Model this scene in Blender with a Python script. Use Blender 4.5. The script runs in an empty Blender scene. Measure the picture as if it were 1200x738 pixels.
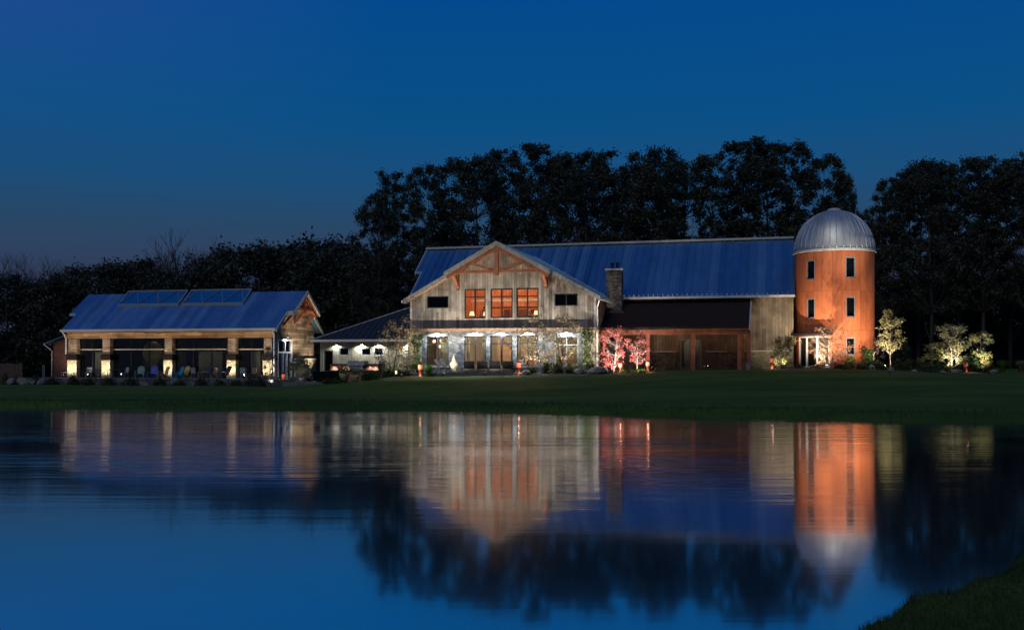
import bpy, bmesh, math, random
import numpy as np
from mathutils import Vector, Matrix
R = math.radians
scene = bpy.context.scene
col = scene.collection
F, YH, CAMZ = 1167.0, 420.0, 2.5          # photo focal length (px), horizon row, eye height over the water

# ------------------------------------------------------------------ camera
cd = bpy.data.cameras.new('camera'); cam = bpy.data.objects.new('camera', cd); col.objects.link(cam)
cam.location = (0, 0, CAMZ); cam.rotation_euler = (R(90), 0, 0)
cd.sensor_width = 36; cd.lens = 36 * F / 1200; cd.shift_y = (YH - 369) / 1200
cd.clip_end = 2000; cd.clip_start = 0.1
scene.camera = cam

# ------------------------------------------------------------------ world: dusk sky
w = bpy.data.worlds.new('World'); scene.world = w; w.use_nodes = True
nt = w.node_tree; nt.nodes.clear()
out = nt.nodes.new('ShaderNodeOutputWorld'); bg = nt.nodes.new('ShaderNodeBackground')
tc = nt.nodes.new('ShaderNodeTexCoord'); sp = nt.nodes.new('ShaderNodeSeparateXYZ')
nt.links.new(tc.outputs['Generated'], sp.inputs[0])
ramp = nt.nodes.new('ShaderNodeValToRGB')
stops = [(0.0, (.027, .036, .070)), (.075, (.028, .044, .092)), (.105, (.027, .056, .118)), (.135, (.019, .064, .140)),
         (.170, (.010, .074, .190)), (.23, (.0020, .078, .235)), (.34, (.0004, .068, .265)), (.55, (.001, .052, .23)), (1.0, (.003, .040, .19))]
el = ramp.color_ramp.elements
el[0].position = stops[0][0]; el[0].color = (*stops[0][1], 1)
el[1].position = stops[-1][0]; el[1].color = (*stops[-1][1], 1)
for p, c in stops[1:-1]:
    e = el.new(p); e.color = (*c, 1)
nt.links.new(sp.outputs['Z'], ramp.inputs[0])
sky = nt.nodes.new('ShaderNodeTexSky'); sky.sky_type = 'NISHITA'; sky.sun_disc = False
sky.sun_elevation = R(-3.5); sky.sun_rotation = R(60)
mixs = nt.nodes.new('ShaderNodeMix'); mixs.data_type = 'RGBA'; mixs.blend_type = 'ADD'
mixs.inputs[0].default_value = 0.012
nt.links.new(ramp.outputs[0], mixs.inputs[6]); nt.links.new(sky.outputs[0], mixs.inputs[7])
def wm(op, a, b):
    n = nt.nodes.new('ShaderNodeMath'); n.operation = op
    for i, v in enumerate((a, b)):
        if isinstance(v, (int, float)): n.inputs[i].default_value = v
        else: nt.links.new(v, n.inputs[i])
    return n
fx = wm('MULTIPLY', wm('ADD', wm('MULTIPLY', sp.outputs['X'], -1.0).outputs[0], -.12).outputs[0], 3.0); fx.use_clamp = True
fz = wm('MULTIPLY', wm('ADD', sp.outputs['Z'], -.17).outputs[0], 6.0); fz.use_clamp = True
tint = nt.nodes.new('ShaderNodeMix'); tint.data_type = 'RGBA'; tint.blend_type = 'ADD'; tint.inputs[7].default_value = (.012, -.003, .022, 1)
fd = wm('MULTIPLY', wm('SUBTRACT', .62, sp.outputs['Z']).outputs[0], 5.0); fd.use_clamp = True
nt.links.new(wm('MULTIPLY', fd.outputs[0], wm('MULTIPLY', fx.outputs[0], fz.outputs[0]).outputs[0]).outputs[0], tint.inputs[0]); nt.links.new(mixs.outputs[2], tint.inputs[6])
nt.links.new(tint.outputs[2], bg.inputs[0]); bg.inputs[1].default_value = 1.0
nt.links.new(bg.outputs[0], out.inputs[0])
# added broad fill from behind the camera, lifting trees and lawn
sl = bpy.data.lights.new('dusk_fill', 'SUN'); sl.energy = 0.6; sl.angle = R(36); sl.color = (1, .98, .9)
so = bpy.data.objects.new('dusk_fill', sl); col.objects.link(so); so.rotation_euler = (R(46), 0, R(-25))
vs = scene.view_settings
vs.view_transform = 'Standard'; vs.look = 'None'; vs.exposure = 0; vs.gamma = 1; vs.use_curve_mapping = False
cy = scene.cycles
cy.max_bounces = 6; cy.diffuse_bounces = 3; cy.glossy_bounces = 4; cy.transmission_bounces = 4; cy.transparent_max_bounces = 12
cy.sample_clamp_indirect = 3; cy.use_denoising = True; cy.caustics_reflective = False; cy.caustics_refractive = False

# ------------------------------------------------------------------ helpers
rng = random.Random(7)
class MB:
    def __init__(s): s.v = []; s.f = []
    def add(s, vs, fs):
        k = len(s.v); s.v += [tuple(p) for p in vs]; s.f += [tuple(i + k for i in f) for f in fs]
    def hexa(s, p):
        s.add(p, [(0,3,2,1),(4,5,6,7),(0,1,5,4),(1,2,6,5),(2,3,7,6),(3,0,4,7)])
    def box(s, x0, x1, y0, y1, z0, z1):
        s.hexa([(x0,y0,z0),(x1,y0,z0),(x1,y1,z0),(x0,y1,z0),(x0,y0,z1),(x1,y0,z1),(x1,y1,z1),(x0,y1,z1)])
    def prism(s, a, b):
        n = len(a)
        s.add(list(a) + list(b), [tuple(range(n))[::-1], tuple(range(n, 2*n))] + [(i, (i+1) % n, n+(i+1) % n, n+i) for i in range(n)])
    def pxz(s, poly, y0, y1): s.prism([(x, y0, z) for x, z in poly], [(x, y1, z) for x, z in poly])
    def pyz(s, poly, x0, x1): s.prism([(x0, y, z) for y, z in poly], [(x1, y, z) for y, z in poly])
    def pxy(s, poly, z0, z1): s.prism([(x, y, z0) for x, y in poly], [(x, y, z1) for x, y in poly])
    def beam(s, p, q, w_, h):
        p = Vector(p); q = Vector(q); d = (q - p).normalized()
        u = d.cross(Vector((0,0,1)));  u = Vector((1,0,0)) if u.length < 1e-3 else u.normalized()
        n = u.cross(d); u = u * w_ / 2; n = n * h / 2
        s.prism([p-u-n, p+u-n, p+u+n, p-u+n], [q-u-n, q+u-n, q+u+n, q-u+n])
    def tube(s, pts, rad, n=8, cap=True):
        pts = [Vector(p) for p in pts]; k0 = len(s.v)
        for i, p in enumerate(pts):
            d = (pts[min(i+1, len(pts)-1)] - pts[max(i-1, 0)]).normalized()
            u = d.cross(Vector((0,0,1))) if abs(d.z) < .95 else d.cross(Vector((0,1,0)))
            u.normalize(); vv = d.cross(u); r = rad[i] if hasattr(rad, '__len__') else rad
            for j in range(n):
                a = 2*math.pi*j/n; s.v.append(tuple(p + u*(r*math.cos(a)) + vv*(r*math.sin(a))))
        for i in range(len(pts)-1):
            for j in range(n):
                s.f.append((k0+i*n+j, k0+i*n+(j+1) % n, k0+(i+1)*n+(j+1) % n, k0+(i+1)*n+j))
        if cap:
            s.f.append(tuple(k0+j for j in range(n))[::-1]); s.f.append(tuple(k0+(len(pts)-1)*n+j for j in range(n)))
    def lathe(s, prof, c=(0,0,0), n=24, a0=0, a1=2*math.pi):
        k0 = len(s.v); full = abs(a1-a0-2*math.pi) < 1e-6; m = n if full else n+1
        for r, z in prof:
            for j in range(m):
                a = a0+(a1-a0)*j/n; s.v.append((c[0]+r*math.cos(a), c[1]+r*math.sin(a), c[2]+z))
        for i in range(len(prof)-1):
            for j in range(n if full else n):
                j2 = (j+1) % m if full else j+1
                s.f.append((k0+i*m+j, k0+i*m+j2, k0+(i+1)*m+j2, k0+(i+1)*m+j))
    def wall(s, x0, x1, z0, z1, y0, y1, ops=()):
        xs = sorted({x0, x1, *[v for o in ops for v in o[:2] if x0 < v < x1]}); zs = sorted({z0, z1, *[v for o in ops for v in o[2:] if z0 < v < z1]})
        nx, nz = len(xs)-1, len(zs)-1
        solid = lambda i, j: 0 <= i < nx and 0 <= j < nz and not any(o[0] < (xs[i]+xs[i+1])/2 < o[1] and o[2] < (zs[j]+zs[j+1])/2 < o[3] for o in ops)
        for i in range(nx):
            for j in range(nz):
                if not solid(i, j): continue
                a, b, c, d = xs[i], xs[i+1], zs[j], zs[j+1]
                s.add([(a,y0,c),(b,y0,c),(b,y0,d),(a,y0,d)], [(0,1,2,3)]); s.add([(a,y1,c),(b,y1,c),(b,y1,d),(a,y1,d)], [(3,2,1,0)])
                if not solid(i-1, j): s.add([(a,y0,c),(a,y1,c),(a,y1,d),(a,y0,d)], [(3,2,1,0)])
                if not solid(i+1, j): s.add([(b,y0,c),(b,y1,c),(b,y1,d),(b,y0,d)], [(0,1,2,3)])
                if not solid(i, j-1): s.add([(a,y0,c),(b,y0,c),(b,y1,c),(a,y1,c)], [(3,2,1,0)])
                if not solid(i, j+1): s.add([(a,y0,d),(b,y0,d),(b,y1,d),(a,y1,d)], [(0,1,2,3)])
    def blob(s, c, rx, ry, rz, sub=2, amp=.18, seed=0, flat=True):
        bm = bmesh.new(); bmesh.ops.create_icosphere(bm, subdivisions=sub, radius=1)
        r = random.Random(seed); ph = [(r.uniform(-2.5,2.5), r.uniform(-2.5,2.5), r.uniform(-2.5,2.5), r.uniform(0,6)) for _ in range(6)]
        k0 = len(s.v)
        for v in bm.verts:
            d = 1 + amp*sum(math.sin(p[0]*v.co.x+p[1]*v.co.y+p[2]*v.co.z+p[3]) for p in ph)/2.2
            z = v.co.z*d*rz
            s.v.append((c[0]+v.co.x*d*rx, c[1]+v.co.y*d*ry, c[2]+(max(z, -rz*.35) if flat else z)))
        s.f += [tuple(v.index+k0 for v in f.verts) for f in bm.faces]; bm.free()
    def build(s, name, m, parent=None, smooth=False, bev=0):
        me = bpy.data.meshes.new(name); me.from_pydata(s.v, [], s.f); me.materials.append(m)
        bm = bmesh.new(); bm.from_mesh(me); bmesh.ops.recalc_face_normals(bm, faces=bm.faces); bm.to_mesh(me); bm.free()
        if smooth: me.polygons.foreach_set('use_smooth', [True]*len(me.polygons))
        o = bpy.data.objects.new(name, me); col.objects.link(o)
        if parent: o.parent = parent
        if bev:
            b = o.modifiers.new('bevel', 'BEVEL'); b.width = bev; b.segments = 2; b.limit_method = 'ANGLE'
        return o
def build_each(mb, name, m, parent=None):
    """one object per connected piece of mb"""
    bm = bmesh.new(); vs_ = [bm.verts.new(v) for v in mb.v]
    for f in mb.f: bm.faces.new([vs_[i] for i in f])
    bmesh.ops.remove_doubles(bm, verts=bm.verts, dist=1e-5); bm.verts.index_update(); seen = set()
    for v0 in list(bm.verts):
        if v0.index in seen: continue
        st_ = [v0]; seen.add(v0.index); isl = []
        while st_:
            v = st_.pop(); isl.append(v)
            for e in v.link_edges:
                o_ = e.other_vert(v)
                if o_.index not in seen: seen.add(o_.index); st_.append(o_)
        ix = {v.index: i for i, v in enumerate(isl)}; fs = {f for v in isl for f in v.link_faces}; p = MB(); p.add([v.co for v in isl], [tuple(ix[v.index] for v in f.verts) for f in fs]); p.build(name, m, parent)
    bm.free()
def raw(name, V, Q, m, parent=None):
    me = bpy.data.meshes.new(name); V = np.asarray(V, dtype=np.float32); Q = np.asarray(Q, dtype=np.int32); k = Q.shape[1]
    me.vertices.add(len(V)); me.vertices.foreach_set('co', V.ravel()); me.loops.add(Q.size); me.loops.foreach_set('vertex_index', Q.ravel())
    me.polygons.add(len(Q)); me.polygons.foreach_set('loop_start', np.arange(0, Q.size, k, dtype=np.int32))
    me.update(calc_edges=True); me.validate(); me.materials.append(m)
    o = bpy.data.objects.new(name, me); col.objects.link(o)
    if parent: o.parent = parent
    return o
def tag(o, label=None, cat=None, group=None, kind=None):
    if label: o['label'] = label
    if cat: o['category'] = cat
    if group: o['group'] = group
    if kind: o['kind'] = kind
    return o
def thing(name, label, cat, loc=(0,0,0), rz=0, group=None):
    o = bpy.data.objects.new(name, None); col.objects.link(o); o.location = loc; o.rotation_euler = (0,0,rz); o.empty_display_size = .3
    return tag(o, label, cat, group)
def copy_tree(o, parent=None):
    kids = list(o.children); c = o.copy(); col.objects.link(c)
    if parent: c.parent = parent
    for k in kids: copy_tree(k, c)
    return c
def atx(px, Y): return (px-600)/F*Y
def lin(r, g, b):
    f = lambda v: (v/255/12.92) if v/255 <= .04045 else ((v/255+.055)/1.055)**2.4
    return (f(r), f(g), f(b))
def lamp(kind, parent, loc, power, color, target=None, angle=90, blend=.6, size=.04, name=None):
    l = bpy.data.lights.new(name or kind.lower()+'_lamp', kind); l.energy = power*(6 if kind == 'SPOT' else 1.6); l.color = color; l.shadow_soft_size = size
    o = bpy.data.objects.new(l.name, l); col.objects.link(o); o.parent = parent; o.location = loc
    if kind == 'SPOT':
        l.spot_size = R(angle); l.spot_blend = blend
        o.rotation_euler = (Vector(target)-Vector(loc)).to_track_quat('-Z', 'Y').to_euler()
    return o

# ------------------------------------------------------------------ materials
def nm(name, rough=.7, metal=0, spec=.3):
    m = bpy.data.materials.new(name); m.use_nodes = True; t = m.node_tree; b = t.nodes['Principled BSDF']
    b.inputs['Roughness'].default_value = rough; b.inputs['Metallic'].default_value = metal; b.inputs['Specular IOR Level'].default_value = spec
    return m, t, b
def N(t, typ, **k):
    n = t.nodes.new(typ)
    for a, v in k.items(): setattr(n, a, v)
    return n
def M(t, op, a, b=None, c=None):
    n = N(t, 'ShaderNodeMath', operation=op)
    for i, v in enumerate((a, b, c)):
        if v is None: continue
        if isinstance(v, (int, float)): n.inputs[i].default_value = v
        else: t.links.new(v, n.inputs[i])
    return n.outputs[0]
def coords(t, scale=None):
    c = N(t, 'ShaderNodeTexCoord').outputs['Object']
    if scale:
        mp = N(t, 'ShaderNodeMapping'); mp.inputs['Scale'].default_value = scale; t.links.new(c, mp.inputs[0]); c = mp.outputs[0]
    return c
def noise(t, vec, scale, detail=4, rough=.55):
    n = N(t, 'ShaderNodeTexNoise'); n.inputs['Scale'].default_value = scale; n.inputs['Detail'].default_value = detail; n.inputs['Roughness'].default_value = rough
    t.links.new(vec, n.inputs['Vector']); return n.outputs['Fac']
def mixc(t, fac, a, b, blend='MIX'):
    n = N(t, 'ShaderNodeMix', data_type='RGBA', blend_type=blend)
    for i, v in ((0, fac), (6, a), (7, b)):
        if isinstance(v, tuple): n.inputs[i].default_value = (*v, 1)
        elif isinstance(v, (int, float)): n.inputs[i].default_value = v
        else: t.links.new(v, n.inputs[i])
    return n.outputs[2]
def ramp2(t, fac, p0, p1):
    n = N(t, 'ShaderNodeMapRange'); n.inputs[1].default_value = p0; n.inputs[2].default_value = p1; n.clamp = True
    t.links.new(fac, n.inputs[0]); return n.outputs[0]
def bump(t, b, h, strength, dist=.02):
    n = N(t, 'ShaderNodeBump'); n.inputs['Strength'].default_value = strength; n.inputs['Distance'].default_value = dist
    t.links.new(h, n.inputs['Height']); t.links.new(n.outputs[0], b.inputs['Normal'])
def plain(name, c1, rough=.6, metal=0, var=.35, scale=4, bmp=.15, spec=.3):
    m, t, b = nm(name, rough, metal, spec); f = noise(t, coords(t), scale)
    c = mixc(t, ramp2(t, f, .3, .7), tuple(v*(1-var) for v in c1), tuple(min(1, v*(1+var*.6)) for v in c1)); t.links.new(c, b.inputs['Base Color'])
    if bmp: bump(t, b, noise(t, coords(t), scale*6), bmp)
    return m
def siding(name, c1, c2, board=.2, horiz=False, gap=.06, contrast=1.0, bands=False):
    m, t, b = nm(name, .8); co = coords(t); s = N(t, 'ShaderNodeSeparateXYZ'); t.links.new(co, s.inputs[0])
    hx = M(t, 'ADD', s.outputs[0], s.outputs[1]); u, v = (s.outputs[2], hx) if horiz else (hx, s.outputs[2])
    ub = M(t, 'DIVIDE', u, board); idx = M(t, 'FLOOR', ub); fr = M(t, 'FRACT', ub)
    wn = N(t, 'ShaderNodeTexWhiteNoise', noise_dimensions='1D'); t.links.new(idx, wn.inputs['W'])
    # each board broken into random lengths
    off = M(t, 'MULTIPLY', wn.outputs['Value'], 7.3); seg = M(t, 'FLOOR', M(t, 'ADD', M(t, 'DIVIDE', v, 1.7 if horiz else 3.1), off))
    w2 = N(t, 'ShaderNodeTexWhiteNoise', noise_dimensions='2D'); cv = N(t, 'ShaderNodeCombineXYZ'); t.links.new(idx, cv.inputs[0]); t.links.new(seg, cv.inputs[1]); t.links.new(cv.outputs[0], w2.inputs['Vector'])
    gv = N(t, 'ShaderNodeCombineXYZ'); t.links.new(M(t, 'MULTIPLY', u, 26), gv.inputs[0]); t.links.new(M(t, 'MULTIPLY', v, 1.6), gv.inputs[1]); t.links.new(M(t, 'MULTIPLY', idx, 3.7), gv.inputs[2])
    gr = noise(t, gv.outputs[0], 1.0, 5); st = noise(t, co, 1.1, 3)
    f = M(t, 'ADD', M(t, 'MULTIPLY', w2.outputs['Value'], .62*contrast), M(t, 'MULTIPLY', gr, .38))
    c = mixc(t, f, c1, c2)
    c = mixc(t, M(t, 'MULTIPLY', ramp2(t, st, .42, .70), .6), c, tuple(x*.45 for x in c1))
    g = M(t, 'LESS_THAN', fr, gap); c = mixc(t, M(t, 'MULTIPLY', g, .85), c, (.012, .01, .008)); t.links.new(c, b.inputs['Base Color'])
    bump(t, b, M(t, 'SUBTRACT', M(t, 'ADD', gr, M(t, 'MULTIPLY', w2.outputs['Value'], .8)), M(t, 'MULTIPLY', g, 2.0)), .7, .02)
    return m
def stone(name, c1, c2, scale=3.2, mortar=(.16,.15,.14), squash=1.7):
    m, t, b = nm(name, .85); co = coords(t, (scale, scale, scale*squash)); dn = N(t, 'ShaderNodeTexNoise'); dn.inputs['Scale'].default_value = 1.3; t.links.new(co, dn.inputs['Vector'])
    ad = N(t, 'ShaderNodeVectorMath', operation='MULTIPLY_ADD'); ad.inputs[1].default_value = (.5,.5,.5); t.links.new(dn.outputs['Color'], ad.inputs[0]); t.links.new(co, ad.inputs[2])
    v = N(t, 'ShaderNodeTexVoronoi', feature='F1'); v.inputs['Scale'].default_value = 1; t.links.new(ad.outputs[0], v.inputs['Vector'])
    e = N(t, 'ShaderNodeTexVoronoi', feature='DISTANCE_TO_EDGE'); e.inputs['Scale'].default_value = 1; t.links.new(ad.outputs[0], e.inputs['Vector'])
    s = N(t, 'ShaderNodeSeparateColor'); t.links.new(v.outputs['Color'], s.inputs[0])
    c = mixc(t, s.outputs[0], c1, c2); c = mixc(t, M(t, 'MULTIPLY', noise(t, co, 5), .5), c, tuple(x*.5 for x in c1))
    ed = ramp2(t, e.outputs['Distance'], .0, .08); c = mixc(t, ed, mortar, c); t.links.new(c, b.inputs['Base Color'])
    bump(t, b, M(t, 'ADD', M(t, 'MULTIPLY', ed, 1.0), M(t, 'MULTIPLY', noise(t, co, 4), .5)), .9, .04); return m
def emis(name, c, s):
    m, t, b = nm(name); b.inputs['Base Color'].default_value = (*c, 1); b.inputs['Emission Color'].default_value = (*c, 1); b.inputs['Emission Strength'].default_value = s; return m
def leaf(name, c1, c2, scale=2.5, trans=.25):
    m, t, b = nm(name, .6, 0, .25); f = noise(t, coords(t), scale, 3); g = N(t, 'ShaderNodeNewGeometry')
    c = mixc(t, ramp2(t, f, .35, .65), c1, c2); c = mixc(t, M(t, 'MULTIPLY', g.outputs['Random Per Island'], .5), c, tuple(x*.35 for x in c1)); t.links.new(c, b.inputs['Base Color'])
    tr = N(t, 'ShaderNodeBsdfTranslucent'); t.links.new(c, tr.inputs[0]); mx = N(t, 'ShaderNodeMixShader'); mx.inputs[0].default_value = trans
    t.links.new(b.outputs[0], mx.inputs[1]); t.links.new(tr.outputs[0], mx.inputs[2]); t.links.new(mx.outputs[0], t.nodes['Material Output'].inputs[0]); return m
def glass(name, tint=(.85,.9,.92), refl=.10):
    m, t, b = nm(name); t.nodes.remove(b); tr = N(t, 'ShaderNodeBsdfTransparent'); tr.inputs[0].default_value = (*tint, 1)
    gl = N(t, 'ShaderNodeBsdfGlossy'); gl.inputs['Roughness'].default_value = .02
    lw = N(t, 'ShaderNodeLayerWeight'); lw.inputs[0].default_value = .25; f = M(t, 'ADD', M(t, 'MULTIPLY', lw.outputs['Fresnel'], .6), refl*.5)
    mx = N(t, 'ShaderNodeMixShader'); t.links.new(f, mx.inputs[0]); t.links.new(tr.outputs[0], mx.inputs[1]); t.links.new(gl.outputs[0], mx.inputs[2])
    t.links.new(mx.outputs[0], t.nodes['Material Output'].inputs[0]); return m

barnwood = siding('weathered_barn_siding', (.11,.095,.08), (.40,.36,.315), .21, contrast=1.1)
darkwood = siding('dark_brown_siding', (.05,.032,.022), (.16,.10,.07), .2)
greenish = siding('grey_green_siding', (.24,.24,.19), (.36,.35,.28), .26)
reclaimed = siding('reclaimed_planks', (.085,.05,.035), (.54,.42,.30), .25, True, contrast=1.15)
timber = plain('orange_timber', (.25,.09,.045), .6, scale=3)
redbeam = plain('red_brown_beam', (.30,.085,.045), .6, scale=2)
grey_stone = stone('grey_fieldstone', (.10,.115,.13), (.34,.36,.38), 2.6)
tan_stone = stone('tan_stone', (.42,.38,.27), (.72,.65,.48), 3.2, (.35,.3,.2))
brown_stone = stone('brown_stone', (.10,.085,.07), (.27,.235,.19), 3.0, (.08,.07,.06))
brick = stone('red_kitchen_stone', (.26,.12,.09), (.5,.27,.21), 3.4, (.3,.2,.17), 2.2)
def metal_roof(name, c, rough, seam=.61, var=.4):
    m, t, b = nm(name, rough, 1.0); co = coords(t); f = noise(t, coords(t, (.5,.12,.12)), 1.5, 4, .65); sx = N(t, 'ShaderNodeSeparateXYZ'); t.links.new(co, sx.inputs[0])
    wn = N(t, 'ShaderNodeTexWhiteNoise', noise_dimensions='1D'); t.links.new(M(t, 'FLOOR', M(t, 'DIVIDE', sx.outputs[0], seam)), wn.inputs['W'])
    k = M(t, 'ADD', M(t, 'MULTIPLY', wn.outputs[0], var), M(t, 'MULTIPLY', ramp2(t, f, .3, .7), 1-var)); t.links.new(mixc(t, k, tuple(v*.62 for v in c), c), b.inputs['Base Color'])
    t.links.new(M(t, 'ADD', M(t, 'MULTIPLY', wn.outputs[0], .12), M(t, 'ADD', M(t, 'MULTIPLY', noise(t, co, 1.2), .15), rough-.12)), b.inputs['Roughness']); bump(t, b, noise(t, coords(t, (1.6,.5,.5)), 1.1, 3), .22, .05); return m
roofmetal = metal_roof('blue_grey_standing_seam_roof', (.25,.46,.58), .40)
roofsmooth = metal_roof('smooth_blue_roof', (.28,.45,.60), .42, .61, .12)
domemetal = metal_roof('galvanised_dome', (.62,.63,.60), .5); domemetal.node_tree.nodes['Principled BSDF'].inputs['Metallic'].default_value = .7
darkroof = plain('dark_membrane_roof', (.028,.020,.017), .95, var=.2, spec=.05)
trim = plain('pale_grey_trim', (.45,.45,.44), .45, .0, .12)
gutterm = plain('cream_gutter', (.75,.68,.58), .45, 0, .08)
blackmetal = plain('black_frame_metal', (.018,.018,.022), .4, .2, .2)
greymetal = plain('grey_frame_metal', (.24,.27,.30), .4, .2, .1)
whiteframe = plain('white_frame', (.62,.64,.66), .45, 0, .08)
copper = plain('copper', (.55,.16,.08), .45, .6, .3)
bronze = plain('bronze_fixture', (.05,.035,.025), .5, .6, .3)
concrete = plain('patio_concrete', (.12,.115,.105), .85, 0, .3, 1.5)
rockm = plain('garden_rock', (.17,.16,.15), .9, 0, .5, 3, .6)
mulch = plain('bark_mulch', (.075,.05,.035), .95, 0, .5, 9, .8)
pane = glass('window_glass'); darkpane = glass('dark_window_glass', (.30,.34,.34), .04)
orangewood = siding('honey_pine_panelling', (.40,.15,.06), (.62,.27,.12), .25)
plaster = plain('cream_plaster', (.62,.55,.45), .8, 0, .1)
curtainm = plain('tan_curtain', (.42,.33,.21), .9, 0, .3, 6)
dimwall = plain('dim_interior', (.10,.085,.065), .9, 0, .3, 1)
floorwood = plain('interior_floor', (.25,.14,.08), .5, 0, .3, 3)
bulb = emis('warm_bulb', (1, .72, .42), 8); lens = emis('spotlight_lens', (1, .86, .62), 2.2); cool = emis('cool_lens', (.85,.93,1), 4)
bark = plain('bark', (.07,.055,.045), .9, 0, .4, 6, .6); palebark = plain('pale_bark', (.42,.36,.29), .85, 0, .4, 8, .5)
# rusted silo cladding
def corten_mat():
    m, t, b = nm('rust_orange_silo_panels', .62, 0, .35); co = coords(t); s = N(t, 'ShaderNodeSeparateXYZ'); t.links.new(co, s.inputs[0])
    ang = M(t, 'ARCTAN2', s.outputs[1], s.outputs[0]); a = M(t, 'MULTIPLY', ang, 26/(2*math.pi)); ai = M(t, 'FLOOR', a); af = M(t, 'FRACT', a)
    z = M(t, 'DIVIDE', s.outputs[2], 3.0); zi = M(t, 'FLOOR', z); zf = M(t, 'FRACT', z)
    cv = N(t, 'ShaderNodeCombineXYZ'); t.links.new(ai, cv.inputs[0]); t.links.new(zi, cv.inputs[1]); wn = N(t, 'ShaderNodeTexWhiteNoise', noise_dimensions='2D'); t.links.new(cv.outputs[0], wn.inputs['Vector'])
    st = noise(t, coords(t, (3,3,.22)), 1.6, 5, .65); fn = noise(t, co, 2.2, 5)
    c = mixc(t, ramp2(t, M(t, 'ADD', M(t, 'MULTIPLY', wn.outputs[0], .35), M(t, 'MULTIPLY', st, .65)), .25, .75), (.30,.078,.03), (.56,.165,.06))
    c = mixc(t, M(t, 'MULTIPLY', ramp2(t, fn, .5, .75), .4), c, (.24,.075,.035))
    seam = M(t, 'MAXIMUM', M(t, 'LESS_THAN', af, .035), M(t, 'LESS_THAN', zf, .010)); c = mixc(t, M(t, 'MULTIPLY', seam, .5), c, (.12,.035,.015)); t.links.new(c, b.inputs['Base Color'])
    bump(t, b, M(t, 'SUBTRACT', M(t, 'MULTIPLY', st, .6), seam), .5, .02); return m
corten = corten_mat()
def lawn_mat():
    m, t, b = nm('mown_grass', .9, 0, .1); co = coords(t); f = noise(t, co, .35, 4); g = noise(t, coords(t, (5,2.2,5)), 3.0, 6, .75); h = noise(t, coords(t, (.045,.42,1)), 1.0, 4, .65)
    c = mixc(t, ramp2(t, f, .3, .7), (.055,.135,.010), (.115,.19,.022)); c = mixc(t, ramp2(t, g, .3, .75), (.03,.045,.013), c)
    c = mixc(t, M(t, 'MULTIPLY', ramp2(t, h, .44, .60), .75), c, (.025,.055,.010)); t.links.new(c, b.inputs['Base Color']); bump(t, b, g, 1.0, .08); return m  # h paints the lawn's bands of light and shadow into its colour
lawnm = lawn_mat()
ANI = .0
def water_mat():
    m, t, b = nm('pond_water'); t.nodes.remove(b)
    gl = N(t, 'ShaderNodeBsdfGlossy'); gl.inputs['Color'].default_value = (.92,.95,1,1); gl.inputs['Roughness'].default_value = .058; gl.inputs['Anisotropy'].default_value = ANI; tv = N(t, 'ShaderNodeCombineXYZ'); tv.inputs[0].default_value = 1; t.links.new(tv.outputs[0], gl.inputs['Tangent'])
    df = N(t, 'ShaderNodeBsdfDiffuse'); df.inputs[0].default_value = (.004,.010,.016,1)
    lw = N(t, 'ShaderNodeLayerWeight'); lw.inputs[0].default_value = .5
    co = N(t, 'ShaderNodeTexCoord').outputs['Object']
    mp = N(t, 'ShaderNodeMapping'); mp.inputs['Scale'].default_value = (.16,1.5,1); t.links.new(co, mp.inputs[0])
    n1 = noise(t, mp.outputs[0], 1.0, 4, .6)
    mp2 = N(t, 'ShaderNodeMapping'); mp2.inputs['Scale'].default_value = (.05,.16,1); t.links.new(co, mp2.inputs[0])
    area = ramp2(t, noise(t, mp2.outputs[0], 1.0, 2), .36, .58)      # patches of ripples between calm water
    sy = N(t, 'ShaderNodeSeparateXYZ'); t.links.new(co, sy.inputs[0])
    bp = N(t, 'ShaderNodeBump'); bp.inputs['Distance'].default_value = .02; t.links.new(n1, bp.inputs['Height'])
    t.links.new(M(t, 'ADD', M(t, 'MULTIPLY', M(t, 'MULTIPLY', area, ramp2(t, sy.outputs[1], 14, 28)), 1.7), .05), bp.inputs['Strength']); t.links.new(bp.outputs[0], gl.inputs['Normal'])
    g2 = N(t, 'ShaderNodeBsdfGlossy'); g2.inputs['Color'].default_value = (.92,.95,1,1); g2.inputs['Roughness'].default_value = .115; t.links.new(bp.outputs[0], g2.inputs['Normal'])
    m0 = N(t, 'ShaderNodeMixShader'); m0.inputs[0].default_value = .30; t.links.new(gl.outputs[0], m0.inputs[1]); t.links.new(g2.outputs[0], m0.inputs[2])
    mx = N(t, 'ShaderNodeMixShader'); mx.inputs[0].default_value = .05
    t.links.new(m0.outputs[0], mx.inputs[1]); t.links.new(df.outputs[0], mx.inputs[2]); t.links.new(mx.outputs[0], t.nodes['Material Output'].inputs[0]); return m
waterm = water_mat()

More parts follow.
